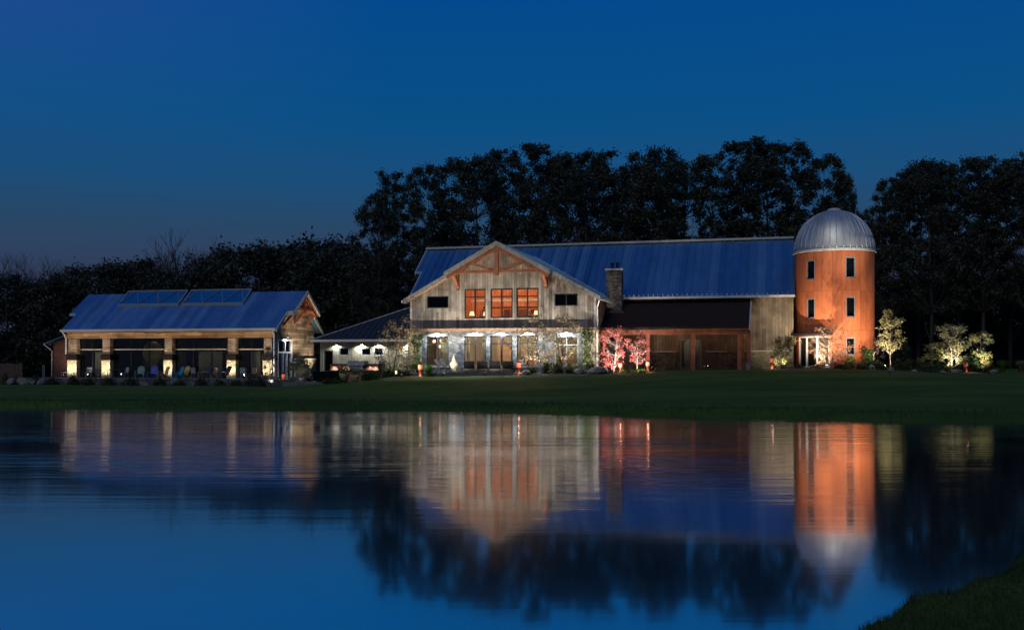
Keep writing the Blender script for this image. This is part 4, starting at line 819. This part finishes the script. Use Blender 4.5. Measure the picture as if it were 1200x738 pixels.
for q in range(3): m.box(-2.6+q*1.95, -2.48+q*1.95, .035, .15, -.2, 1.85)
build_each(m, 'post', plain('fence_post_wood', (.08,.05,.04), .85), fn_)

# ------------------------------------------------------------------ furniture
def palette(name, c): return plain(name, c, .55, 0, .12)
def adirondack(name, mat, label, loc, rz, group):
    t = thing(name, label, 'chair', loc, rz, group)
    m = MB()
    for q in range(5): m.hexa([(-.26+q*.105,-.28,.38),(-.165+q*.105,-.28,.38),(-.165+q*.105,.24,.24),(-.26+q*.105,.24,.24),(-.26+q*.105,-.28,.41),(-.165+q*.105,-.28,.41),(-.165+q*.105,.24,.27),(-.26+q*.105,.24,.27)])
    m.build('seat', mat, t); m = MB()
    for q in range(5):
        h = (.92,1.0,1.04,1.0,.92)[q]; x = -.275+q*.112; f = h-.26
        m.hexa([(x,.20,.26),(x+.1,.20,.26),(x+.1,.225,.26),(x,.225,.26),(x-(.0),.20+f*.42,h),(x+.1,.20+f*.42,h),(x+.1,.225+f*.42,h),(x,.225+f*.42,h)])
    m.build('backrest', mat, t)
    for s in (-1, 1):
        m = MB(); m.box(s*.36-.07, s*.36+.07, -.36, .40, .56, .585); m.build('armrest', mat, t)
        m = MB(); m.box(s*.31-.02, s*.31+.02, -.32, -.22, 0, .559); m.build('leg', mat, t); m = MB(); m.beam((s*.31, -.2, .34), (s*.31, .52, .04), .04, .12); m.build('leg', mat, t)
    return t
def sling(name, mat, fm, label, loc, rz, group):
    t = thing(name, label, 'lounge chair', loc, rz, group); m = MB(); m.beam((0,-.45,.38), (0,.25,.30), .56, .05); m.build('seat', mat, t)
    m = MB(); m.beam((0,.25,.32), (0,.62,1.0), .56, .05); m.build('backrest', mat, t)
    for s in (-1, 1):
        m = MB(); m.tube([(s*.31,-.42,0),(s*.31,-.40,.55),(s*.31,.30,.58)], .022, 6); m.tube([(s*.31,.45,0),(s*.31,.28,.34)], .022, 6); m.build('frame', fm, t)
    return t
def dining_chair(mat, label, loc, rz, group):
    t = thing('patio_chair', label, 'chair', loc, rz, group); m = MB(); m.box(-.22,.22,-.22,.22,.43,.47); m.build('seat', mat, t); m = MB(); m.beam((0,.22,.48),(0,.30,.90),.42,.03); m.build('backrest', mat, t)
    for sx in (-1,1):
        for sy in (-1,1): m = MB(); m.tube([(sx*.2,sy*.2,0),(sx*.2,sy*.2,.429)], .02, 6); m.build('leg', mat, t)
        
    return t
def table(mat, label, loc, rz, w_=1.0, group=None):
    t = thing('patio_table', label, 'table', loc, rz, group); m = MB(); m.box(-w_/2,w_/2,-.4,.4,.70,.74); m.build('table_top', mat, t)
    for sx in (-1,1):
        for sy in (-1,1): m = MB(); m.tube([(sx*(w_/2-.08),sy*.32,0),(sx*(w_/2-.08),sy*.32,.699)], .025, 6); m.build('leg', mat, t)
    return t
AG = 'chairs lined up on the pavilion terrace'
def pavpt(px_, b=-1.7):
    k_ = (px_-600)/F; a = (k_*(OP.y+b*math.cos(TP))-OP.x-b*math.sin(TP))/(math.cos(TP)+k_*math.sin(TP)); return PWd(a, b, FZ)
for p, c, lab, rz in ((164,(.13,.26,.21),'pale green slatted garden chair left of the blue one on the terrace',.35),(179,(.035,.06,.42),'bright blue slatted garden chair on the pavilion terrace',.25),(191,(.34,.24,.12),'tan wooden slatted garden chair by the third pavilion column',-.5),(208,(.02,.22,.36),'teal blue slatted garden chair right of the third pavilion column',-.5),(215,(.45,.36,.10),'yellow slatted garden chair just behind the teal chair',-.3)):
    adirondack('garden_chair', palette('paint_%d' % p, c), lab, pavpt(p, -1.6 if p != 215 else -.9), rz-TP, AG)
dk = palette('dark_sling_fabric', (.02,.025,.035)); lf = palette('pale_tube_frame', (.30,.30,.28))
for p, lab in ((240,'dark sling lounge chair in the third glass bay of the pavilion terrace'),(262,'dark sling lounge chair just left of the fourth pavilion column')): sling('lounge_chair', dk, lf, lab, pavpt(p), -.7, AG)
tanm = palette('tan_resin', (.22,.15,.10)); whm = palette('white_resin', (.30,.31,.29)); drk = palette('charcoal_metal', (.05,.05,.05))
for p, mt, lab, rz, b in ((251,tanm,'tan high backed chair between two dark lounge chairs',.1,-1.4),(285,whm,'pale chair in the last pavilion glass bay',.5,-1.5),(296,tanm,'brown chair beside the pale chair in the last pavilion bay',-.3,-1.6),(146,whm,'grey chair right of the patio table near the second column',-.6,-1.3),(104,whm,'pale chair behind the long patio table in the first bay',.2,-.7),(76,whm,'pale chair left of the first pavilion column',-.8,.2),(228,whm,'pale small chair left of the dark lounge chair',.8,-1.0)):
    dining_chair(mt, lab, pavpt(p, b), rz, AG)
table(drk, 'dark patio table in the first pavilion bay', pavpt(108, -1.6), -TP, 1.4, 'patio tables'); table(drk, 'dark patio table right of the second pavilion column', pavpt(136, -1.6), -TP, 1.3, 'patio tables')

def lodgept(px_, b, z=1.42):
    k_ = (px_-600)/F; a = (k_*(OM.y+b*math.cos(TH))-OM.x-b*math.sin(TH))/(math.cos(TH)+k_*math.sin(TH)); return LW(a, b, z)
cush = plain('charcoal_cushion', (.008,.009,.011), .95, 0, .12, spec=.02); wick = palette('wicker', (.16,.13,.10)); 
def sofa(label, loc, rz, w_=.82):
    t = thing('outdoor_armchair', label, 'armchair', loc, rz, 'dark cushioned armchairs on the lodge terrace'); m = MB(); m.box(-w_/2,w_/2,-.4,.4,.05,.32); m.build('base', wick, t); m = MB(); m.box(-w_/2+.12,w_/2-.12,-.38,.22,.322,.45); m.build('seat_cushion', cush, t, bev=.03)
    m = MB(); m.beam((0,.3,.33),(0,.40,.88),w_-.02,.16); m.build('backrest', cush, t, bev=.03)
    for s in (-1,1): m = MB(); m.box(s*(w_/2-.06)-.055, s*(w_/2-.06)+.055, -.4, .25, .322, .60); m.build('armrest', wick, t)
    return t
for p, lab in ((551,'dark cushioned armchair under the second ground floor window, back to the lawn'),(567,'dark cushioned armchair left of the lodge glass door'),(581,'dark cushioned armchair before the left leaf of the lodge glass door'),(597,'dark cushioned armchair before the right leaf of the lodge glass door')):
    x, y, z = lodgept(p, -1.9); sofa(lab, (x, y, z), math.pi-TH+.05*((p % 3)-1))
lw_ = MB(); lw_.box(4.2, 9.0, -2.55, -2.3, 1.42, 1.58); sw = lw_.build('seat_wall', brown_stone, None); sw.location = OM; sw.rotation_euler = (0,0,-TH); tag(sw, 'low stone kerb wall along the terrace before the armchairs', 'wall')
x, y, z = lodgept(519, -2.0); sling('lounge_chair', dk, drk, 'dark lounge chair beside the pale stone urn below the leftmost lodge window', (x, y, z), 1.2, 'lounge chairs by the urn')
x, y, z = lodgept(525, -1.5); sling('lounge_chair', dk, drk, 'second dark lounge chair right against the stone urn', (x, y, z), 1.0, 'lounge chairs by the urn')
x, y, z = lodgept(531.5, -1.9); ur = thing('stone_urn', 'pale lit stone urn ornament with a pointed top on the lodge terrace', 'urn', (x, y, z)); m = MB(); m.lathe([(.20,0),(.22,.1),(.12,.22),(.26,.5),(.30,.68),(.2,.82),(.1,.95),(.08,1.1),(.03,1.3),(0,1.33)], (0,0,0), 18); m.build('body', plain('pale_limestone', (.62,.52,.36), .7), ur, True); m = MB(); m.box(-.26,.26,-.26,.26,-.2,-.001); m.build('plinth', tan_stone, ur)
uplight(x-.1, y-1.0, G(x,y-1.0)+.3, (x, y, z+.8), 3.5, (1,.8,.5), 'small ground spotlight aimed at the pale stone urn', 60)
x, y, z = lodgept(604, -2.0); sling('lounge_chair', dk, drk, 'dark lounge chair beside the copper lantern right of the glass door', (x, y, z), -1.0, 'lounge chairs by the urn')
x, y, z = LW(-5.9, -2.4, .66); bn = thing('garden_bench', 'dark outdoor sofa before the red stone kitchen counter', 'sofa', (x, y, z), math.pi-TH); m = MB(); m.box(-1.1,1.1,-.35,.35,.12,.42); m.build('seat', cush, bn, bev=.03); m = MB(); m.beam((0,.32,.42),(0,.40,.85),2.2,.14); m.build('backrest', cush, bn, bev=.03)
for sx in (-1,1):
    for sy in (-1,1): m = MB(); m.box(sx*1.0-.04,sx*1.0+.04,sy*.28-.04,sy*.28+.04,0,.119); m.build('leg', lf, bn)
def pot(label, loc, h, c):
    t = thing('planter', label, 'planter', loc, 0, 'planters before the outdoor kitchen'); m = MB(); m.lathe([(0,0),(.26,0),(.36,h*.7),(.40,h),(.35,h),(.32,h*.85),(0,h*.85)], (0,0,0), 16); m.build('pot', plain('pot_clay', c, .7), t, True)
    r_ = np.random.default_rng(int(h*1000)); P = r_.normal(size=(260,3))*np.array([.22,.22,.17])+np.array([0,0,h+.2]); V, Q = leaf_quads(P, .08, 5); raw('foliage', V, Q, potleaf, t)
potleaf = leaf('pot_leaves', (.10,.14,.03), (.26,.24,.07), 6)
x, y, z = LW(-4.45, -2.6, .66); pot('tan clay planter with grassy leaves left of the lit planter', (x, y, z), .7, (.36,.26,.13))
x, y, z = LW(-3.55, -2.6, .66); pot('tan clay planter with green leaves beside the glowing lantern', (x, y, z), .6, (.42,.30,.15))

# copper lantern path lights
pl = None
def path_light(label, px_, Y, h=1.05, g=None):
    global pl
    x = atx(px_, Y); z = G(x, Y) if g is None else g
    if pl is None:
        pl = thing('lantern_post', '', 'lantern', (x, Y, z), 0, 'short copper lantern posts along the beds'); m = MB(); m.lathe([(.17,-.1),(.17,.05),(.10,.08),(.10,.48),(.17,.50),(.17,.54),(0,.54)], (0,0,0), 14); m.build('post', copper, pl, True)
        m = MB(); m.lathe([(.13,.541),(.15,.62),(.15,.80),(.12,.86)], (0,0,0), 14); m.build('lamp_shade', emis('amber_lantern_glass', (.9,.20,.11), .5), pl, True); m = MB(); m.lathe([(.20,.86),(.18,.91),(.06,1.0),(0,1.02)], (0,0,0), 14); m.build('cap', bronze, pl, True); lamp('SPOT', pl, (0,-.22,.52), 4, (1,.6,.36), (0,-.5,-.2), 150, .8, .03, 'lantern_lamp'); o = pl
    else: o = copy_tree(pl); o.location = (x, Y, z)
    o.scale = (h,h,h); o['label'] = label; return o
path_light('copper lantern post beside the green column shrub at the lodge corner', 492.5, 74.8)
path_light('copper lantern post right of the lodge glass door', 608, 73.2)
path_light('copper lantern post between the two red maples', 727, 71.9, .9)
path_light('copper lantern post right of the right red maple', 759, 71.6, .9)
path_light('copper lantern post before the stone wainscot left of the silo', 904.5, 73.2, .95)
path_light('copper lantern post near the flat topped tree by the pavilion gable', 332, 79.3, .9, .5)
path_light('copper lantern post in the right bed between the two lit trees', 1132, 72.6, .9)
path_light('small copper lantern post beside the clay planters', 419, 77.0, .7, .75)

# ------------------------------------------------------------------ planting
def gpos(px_, Y, z=None): x = atx(px_, Y); return (x, Y, (G(x, Y) if z is None else z)-.02)
tanleaf = leaf('tan_autumn_leaves', (.17,.13,.075), (.36,.29,.18), 3); redleaf = leaf('red_maple_leaves', (.55,.09,.085), (.78,.29,.24), 2.5, .35); oliveleaf = leaf('olive_leaves', (.12,.12,.05), (.30,.28,.12), 3); goldleaf = leaf('gold_green_leaves', (.20,.20,.08), (.42,.39,.19), 3)
greenleaf = leaf('shrub_green', (.030,.065,.018), (.075,.13,.035), 3); paleleaf = leaf('pale_blossom', (.42,.30,.24), (.62,.48,.42), 3); brownleaf = leaf('rust_twig_leaves', (.18,.09,.05), (.34,.19,.11), 3)
def tr_h(px_, top, Y, z=None): p = gpos(px_, Y, z); return p, CAMZ+(YH-top)/F*Y-p[2]
p, h = tr_h(477, 371, 76.5); make_tree('young_tree', 'tan leaved young tree at the left corner of the lodge', 'tree', p, h, 2.0, .9, 101, tanleaf, bark, .07, 28, 36, .33, .06, 1, 'tan leaved young trees')
p, h = tr_h(459, 374, 77.5); make_tree('young_tree', 'wide tan leaved young tree before the low wing', 'tree', p, h, 2.9, .9, 102, tanleaf, bark, .07, 36, 40, .36, .06, 2, 'tan leaved young trees')
p, h = tr_h(628, 369, 73.0); make_tree('young_tree', 'tan leaved young tree right of the lodge glass door', 'tree', p, h, 2.6, 1.1, 103, tanleaf, bark, .07, 30, 34, .36, .065, 1, 'tan leaved young trees')
p, h = tr_h(659, 367, 72.4); make_tree('young_tree', 'fuller tan leaved young tree before the rightmost lodge window', 'tree', p, h, 3.0, 1.0, 104, tanleaf, bark, .07, 38, 38, .36, .075, 1, 'tan leaved young trees')
p, h = tr_h(718, 385, 72.6); make_tree('red_maple', 'bright red young maple before the left porch bay', 'tree', p, h, 1.75, .5, 105, redleaf, palebark, .08, 34, 34, .28, .045, 2, 'red maples before the porch', shape='vase')
p, h = tr_h(747, 389, 72.2); make_tree('red_maple', 'smaller red maple with pale branches right of the other red maple', 'tree', p, h, 1.8, .75, 106, redleaf, palebark, .08, 28, 26, .26, .045, 2, 'red maples before the porch', shape='vase')
p, h = tr_h(974, 380, 72.6); make_tree('rusty_shrub_tree', 'rust brown twiggy small tree before the silo door', 'tree', p, h, 3.0, .45, 107, brownleaf, palebark, .05, 60, 34, .34, .04, 3, None, shape='vase')
p, h = tr_h(917, 393, 73.8); make_tree('flowering_shrub', 'olive leaved shrub tree against the barn wall left of the silo', 'shrub', p, h, 2.0, .2, 108, oliveleaf, bark, .075, 34, 50, .36, .03, 2, None, shape='vase')
p, h = tr_h(1043, 364, 73.0); make_tree('ornamental_tree', 'slim lit tree with a clear trunk just right of the silo', 'tree', p, h, 1.9, 1.75, 109, goldleaf, palebark, .085, 36, 54, .30, .055, 1, 'lit ornamental trees in the right bed')
p, h = tr_h(1116, 380, 72.6); make_tree('ornamental_tree', 'broad many stemmed lit tree in the right bed', 'tree', p, h, 2.3, .55, 110, leaf('bright_pale_leaves', (.22,.21,.10), (.46,.42,.22), 3), palebark, .08, 52, 58, .32, .05, 3, 'lit ornamental trees in the right bed', shape='vase')
p, h = tr_h(1150, 388, 73.2); make_tree('ornamental_tree', 'small round lit tree with a clear trunk right of the broad lit tree', 'tree', p, h, 1.6, .95, 111, goldleaf, palebark, .085, 30, 58, .28, .06, 1, 'lit ornamental trees in the right bed', shape='vase')
p, h = tr_h(1092, 402, 73.6); make_tree('ornamental_tree', 'small flat topped green tree left of the broad lit tree', 'tree', p, h, 1.7, 1.05, 112, oliveleaf, bark, .08, 20, 50, .3, .05, 1, 'lit ornamental trees in the right bed', shape='flat')
p, h = tr_h(351, 420, 79.5, .55); make_tree('flat_topped_tree', 'small flat topped gold green tree before the pavilion gable', 'tree', p, h, 2.3, 1.15, 113, oliveleaf, palebark, .075, 26, 46, .28, .045, 1, None, shape='flat')
p, h = tr_h(316, 404, 79.0, .5); make_tree('slender_shrub', 'slender pale twiggy shrub at the right corner column of the pavilion', 'shrub', p, h, .9, .3, 114, leaf('pale_twig_leaves', (.16,.14,.10), (.32,.28,.2), 4), palebark, .06, 22, 34, .22, .035, 2)
p, h = tr_h(1027, 395, 76.0); make_tree('pale_shrub', 'pale pinkish leaved shrub half hidden behind the silo right side', 'shrub', p, h, 1.3, .6, 115, paleleaf, bark, .08, 18, 50, .3, .03, 2)
for p_, top, Y, W, lab, lf_ in ((488.5,389,76.4,.85,'narrow green column shrub at the left corner of the lodge',greenleaf),(687,384,73.3,.95,'narrow green column shrub at the right corner pier of the lodge',leaf('column_green', (.06,.10,.035), (.16,.20,.08), 3))):
    p, h = tr_h(p_, top, Y); make_tree('column_shrub', lab, 'shrub', p, h, W, .1, int(p_), lf_, bark, .06, 60, 50, .26, .03, 1, 'narrow column shrubs at the lodge corners', shape='col')
p, h = tr_h(1057, 396, 77.0); make_tree('dark_conifer', 'broad dark conifer behind the slim lit tree right of the silo', 'tree', p, h, 2.4, .1, 131, darkleaf, bark, .09, 60, 55, .36, .06, 1, 'dark conifers', shape='cone')
p, h = tr_h(1018, 408, 73.6); make_tree('dark_conifer', 'small dark conifer at the right foot of the silo', 'tree', p, h, 1.1, .1, 132, greenleaf, bark, .07, 40, 45, .24, .04, 1, 'dark conifers', shape='cone')
p, h = tr_h(997, 418, 73.5); make_tree('green_shrub', 'bright green little shrub under the lower silo window', 'shrub', p, h, .8, .05, 133, leaf('bright_shrub', (.09,.14,.03), (.2,.25,.07), 3), bark, .06, 22, 40, .2, .02, 1)
bx_ = thing('utility_post', 'beige square post at the right foot of the silo', 'post', gpos(1021.5, 74.4)); m = MB(); m.box(-.16,.16,-.12,.12,0,1.25); m.build('body', plain('beige_post', (.5,.42,.28), .6), bx_, bev=.01); m = MB(); m.box(-.19,.19,-.15,.15,1.252,1.32); m.build('cap', trim, bx_)
shrubm = {}
def bush(label, px_, Y, w_, h, lf_, group, z=None, n=900, ls=.07, name='garden_shrub', cat='shrub'):
    p = gpos(px_, Y, z); t = thing(name, label, cat, p, 0, group); r_ = np.random.default_rng(int(px_*7+h*100)); P = r_.normal(size=(n,3)); P /= np.linalg.norm(P, axis=1)[:,None]
    ph = r_.uniform(0,6,4); lump = 1+.22*np.sin(P[:,0]*3.1+ph[0])*np.sin(P[:,2]*3.7+ph[1])+.15*np.sin(P[:,1]*5+ph[2]); P *= (r_.uniform(.55,1,n)*lump)[:,None]; P[:,2] = np.abs(P[:,2]); P *= np.array([w_/2, w_/2, h])
    V, Q = leaf_quads(P+np.array([0,0,.05]), ls, int(px_)); raw('foliage', V, Q, lf_, t); s = MB()
    for q in range(5): a = q*1.26; s.tube([(0,0,-.05),(math.cos(a)*w_*.15,math.sin(a)*w_*.15,h*.4),(math.cos(a)*w_*.3,math.sin(a)*w_*.3,h*.75)], [.018,.012,.005], 4, False)
    s.build('stem', bark, t); return t
def ograss(label, px_, Y, w_, h, c, group):
    p = gpos(px_, Y); t = thing('ornamental_grass', label, 'grass clump', p, 0, group); r_ = np.random.default_rng(int(px_)); n = 420; a = r_.uniform(0,6.28,n); ln = r_.uniform(.1,1,n)*w_*.55; hh = h*r_.uniform(.65,1.05,n)
    b0 = np.stack([np.cos(a)*.1, np.sin(a)*.1, np.zeros(n)],1)*r_.uniform(0,1,n)[:,None]; m1 = b0+np.stack([np.cos(a)*ln*.35, np.sin(a)*ln*.35, hh*.65],1); e = b0+np.stack([np.cos(a)*ln, np.sin(a)*ln, hh],1); d = np.stack([-np.sin(a), np.cos(a), np.zeros(n)],1)*.012
    V = np.stack([b0-d,b0+d,m1+d,m1-d,e+d*.3,e-d*.3],1).reshape(-1,3); k = np.arange(n)[:,None]*6; raw('blades', V, np.concatenate([k+np.array([[0,1,2,3]]), k+np.array([[3,2,4,5]])]), c, t); return t
mixl = leaf('dark_mixed_shrub', (.035,.045,.02), (.09,.10,.045), 4); dryl = leaf('dry_grass', (.2,.14,.07), (.4,.3,.17), 4); lime = leaf('lime_grass', (.08,.16,.02), (.16,.30,.06), 3)
RB_ = 'low shrubs of the right bed'; u = 0
spots = [(1012,73,1.0,.45,mixl),(1024,72.6,.9,.5,greenleaf),(1034,72.2,.8,.45,mixl),(1051,72.6,1.1,.7,mixl),(1063,72.8,1.3,.8,greenleaf),(1075,72.6,1.2,.75,mixl),(1084,72.2,.9,.55,mixl),(1090,71.6,1.3,.65,greenleaf),(1101,72.2,1.0,.75,greenleaf),(1124,72.4,.9,.6,mixl),(1138,73.2,1.5,1.1,greenleaf),(1153,72.6,1.0,.5,mixl),(1163,73.2,.9,.45,greenleaf)]
for i, (p_, Y, w_, h, l_) in enumerate(spots): bush('low %s shrub of the right bed, %s in the row from the silo' % ('dark' if l_ is mixl else 'green', nth[i]), p_, Y, w_, h, l_, RB_)
for p_, c, lab in ((1175,lime,'round green ornamental grass clump right of the lit trees'),(1197,dryl,'tan ornamental grass clump at the right edge'),(1156,dryl,'tan dry ornamental grass clump beside the small round lit tree'),(1232,lime,'round green ornamental grass clump beyond the right edge')): ograss(lab, p_, 73.0, 1.0, .95, c, 'ornamental grasses')
ograss('bright green ornamental grass below the leftmost lodge window', 502.5, 74.6, 1.1, .9, lime, 'ornamental grasses')
LB = 'shrubs along the lodge and wing'
for p_, Y, w_, h, l_, lab in ((447,77.6,.9,1.2,mixl,'dark upright shrub at the right end of the outdoor kitchen'),(456,76.6,.7,.8,greenleaf,'small green shrub under the wide tan tree'),(467,76.4,.9,.65,mixl,'low dark shrub between the two tan trees'),(478,75.4,.9,.5,mixl,'low dark shrub at the foot of the corner tan tree'),(622,73.2,.7,.7,greenleaf,'small green shrub right of the lantern by the glass door'),(640,72.9,.55,1.0,mixl,'narrow dark shrub between the tan trees'),(648,73.6,1.2,.9,oliveleaf,'olive shrub under the lodge window'),(672,73.0,1.0,.9,oliveleaf,'olive shrub left of the right column shrub'),(655,72.6,.5,1.3,mixl,'dark pointed shrub beside the fuller tan tree trunk'),(667,72.6,.5,.9,mixl,'dark small upright shrub right of the fuller tan tree'),
        (310,80,1.0,.6,oliveleaf,'low olive shrub by the pavilion corner column'),(329,79.6,.9,.55,lime,'low lime shrub beside the lantern near the pavilion gable'),(343,79.5,1.0,.5,mixl,'low dark shrub left of the flat topped tree'),(362,79.2,.9,.6,mixl,'low dark shrub right of the flat topped tree'),(376,78.6,.7,.8,greenleaf,'small green shrub at the left end of the outdoor kitchen'),(736,71.8,1.2,.25,lime,'low lit ground shrub under the red maples'),(752,71.6,1.0,.25,lime,'low lit ground shrub under the smaller red maple'),(774,72,.8,.35,dryl,'dry low shrub right of the red maples'),(937,73.2,.6,.3,mixl,'low shrub left of the silo door'),(958,72.6,.9,.3,dryl,'dry low shrub before the silo door'),(985,72.4,1.0,.3,mixl,'low shrub right of the silo twiggy tree')):
    zz_ = .5 if p_ < 380 else None; bush(lab, p_, Y, w_, h, l_, LB, zz_, 700)
for p_, h, l_, lab in ((385,.45,mixl,'low dark shrub in front of the dark outdoor sofa'),(397,.4,greenleaf,'low green shrub before the right half of the dark sofa'),(429,.6,mixl,'dark shrub right of the clay planters'),(437,.75,greenleaf,'green shrub at the right end of the kitchen counter')): a_ = lodgept(p_, -3.3, 0); bush(lab, p_, a_[1], .9, h, l_, LB, None, 600)
WB = 'dark shrubs along the pavilion retaining wall'
k = 0
for p_ in (8, 20, 31, 40, 60, 85, 101, 126, 152, 186, 209, 235, 258, 276, 292, 304):
    a_ = pavpt(p_, -3.5); k += 1; rr_ = random.Random(p_); bush('dark low shrub at the foot of the pavilion retaining wall, %s from the left' % nth[k-1], p_, a_[1], rr_.uniform(.7,1.3), rr_.uniform(.45,.95), mixl, WB, G(a_[0], a_[1]), 500)
rk = [0]
def rock(label, px_, Y, w_, h, z=None, group='garden rocks'):
    p = gpos(px_, Y, z); m = MB(); rk[0] += 1; m.blob((0,0,h*.3), w_/2, w_/2.4, h*.72, 2, .22, rk[0]); o = m.build('garden_rock', rockm); o.location = p; o.rotation_euler = (0,0,rk[0]*1.3); tag(o, label, 'rock', group)
darkr = 'dark boulders on the lodge lawn edge'
for p_, Y, w_, h, lab in ((617,72.4,.9,.45,'dark flat boulder right of the lantern by the glass door'),(678,72.0,.9,.4,'dark boulder left of the right column shrub'),(701,72.0,1.7,.65,'large dark boulder at the foot of the lodge downspout'),(877,72.2,.5,.45,'pale round rock at the right end of the porch'),(1022,71.8,.5,.35,'pale rock in the bed by the beige post'),(1044,71.6,.6,.3,'grey rock below the slim lit tree'),(1118,71.6,.8,.3,'pale rock below the broad lit tree'),(1165,72.2,.7,.35,'grey rock at the right end of the bed'),(1072,71.4,.5,.25,'small grey rock in the middle of the right bed'),(1105,71.4,.45,.22,'small grey rock left of the pale rock')): rock(lab, p_, Y, w_, h, None, darkr if p_ < 710 else 'rocks of the right beds')
for i, p_ in enumerate((14, 27, 50, 38)):
    a_ = pavpt(p_, -3.6); rock('grey boulder left of the pavilion retaining wall, %s from the left' % nth[(0,1,3,2)[i]], p_, a_[1], 1.1, .6, G(a_[0], a_[1]), 'boulders left of the pavilion')
# mulch beds
def bed(name, label, pts_px, z_off=.03):
    P_ = []; n = len(pts_px)
    for p_, Y in pts_px: P_.append((atx(p_, Y), Y))
    V = []; Qs = []; cx_ = sum(p[0] for p in P_)/n; cy_ = sum(p[1] for p in P_)/n
    rings = 6
    for k_ in range(rings+1):
        f = k_/rings
        for (x, y) in P_:
            X = x+(cx_-x)*f; Y_ = y+(cy_-y)*f; V.append((X, Y_, G(X, Y_)+(z_off if 0 < k_ else -.03)+.05*math.sin(f*3)))
    for k_ in range(rings):
        for i in range(n): Qs.append((k_*n+i, k_*n+(i+1) % n, (k_+1)*n+(i+1) % n, (k_+1)*n+i))
    o = raw(name, V, Qs, mulch); tag(o, label, kind='structure')
def ell(p0, p1, Y0, Y1, n=28): return [((p0+p1)/2+(p1-p0)/2*math.cos(6.2832*i/n)*(1+.06*math.sin(i*2.1)), (Y0+Y1)/2+(Y1-Y0)/2*math.sin(6.2832*i/n)) for i in range(n)]
bed('mulch_bed', 'bark mulch bed right of the silo', ell(1004, 1172, 70.6, 75.4)); bed('mulch_bed', 'bark mulch bed before the silo', ell(898, 1000, 71.4, 74.0)); bed('mulch_bed', 'bark mulch bed under the red maples', ell(700, 782, 70.8, 73.6)); bed('mulch_bed', 'bark mulch bed right of the glass door', ell(612, 700, 71.8, 74.4)); bed('mulch_bed', 'bark mulch bed at the left lodge corner', ell(440, 512, 74.2, 77.4))
# lamps under the planted trees
def tl(px_, Y, tpx, tY, th_, pw, c, lab, ang=85): x, y, z = gpos(px_, Y); uplight(x, y, z+.02, (atx(tpx, tY), tY, z+th_), pw, c, lab, ang, 1.0)
tl(1037, 72.0, 1043, 73.0, 3.2, 120, (1,.91,.60), 'small ground spotlight under the slim lit tree right of the silo')
tl(1114, 71.5, 1116, 72.6, 1.8, 150, (1,.91,.62), 'small ground spotlight under the broad lit tree')
tl(1152, 71.6, 1150, 73.2, 2.0, 110, (1,.92,.60), 'small ground spotlight under the small round lit tree')
tl(1106, 72.8, 1092, 73.6, 1.4, 10, (1,.92,.62), 'small ground spotlight under the flat topped green tree')
tl(722, 70.4, 718, 72.6, 1.7, 215, (1,.88,.80), 'small ground spotlight under the left red maple')
tl(750, 70.0, 747, 72.2, 1.7, 185, (1,.88,.80), 'small ground spotlight under the right red maple')
tl(463, 75.8, 465, 77.5, 2.6, 75, (1,.86,.66), 'small ground spotlight under the wide tan tree')
tl(481, 75.2, 480, 76.5, 2.6, 40, (1,.86,.66), 'small ground spotlight under the corner tan tree')
tl(643, 71.6, 645, 73.0, 2.6, 40, (1,.86,.66), 'small ground spotlight between the two tan trees right of the door')
tl(686, 72.2, 687, 73.3, 2.2, 22, (1,.9,.7), 'small ground spotlight under the right column shrub')
tl(919, 72.6, 917, 73.8, 1.4, 40, (1,.92,.62), 'small ground spotlight under the olive shrub left of the silo')
tl(353, 78.6, 351, 79.5, 1.2, 22, (1,.9,.6), 'small ground spotlight under the flat topped gold green tree')
tl(318, 78.2, 316, 79.0, 1.4, 18, (1,.9,.7), 'small ground spotlight under the slender pale shrub')
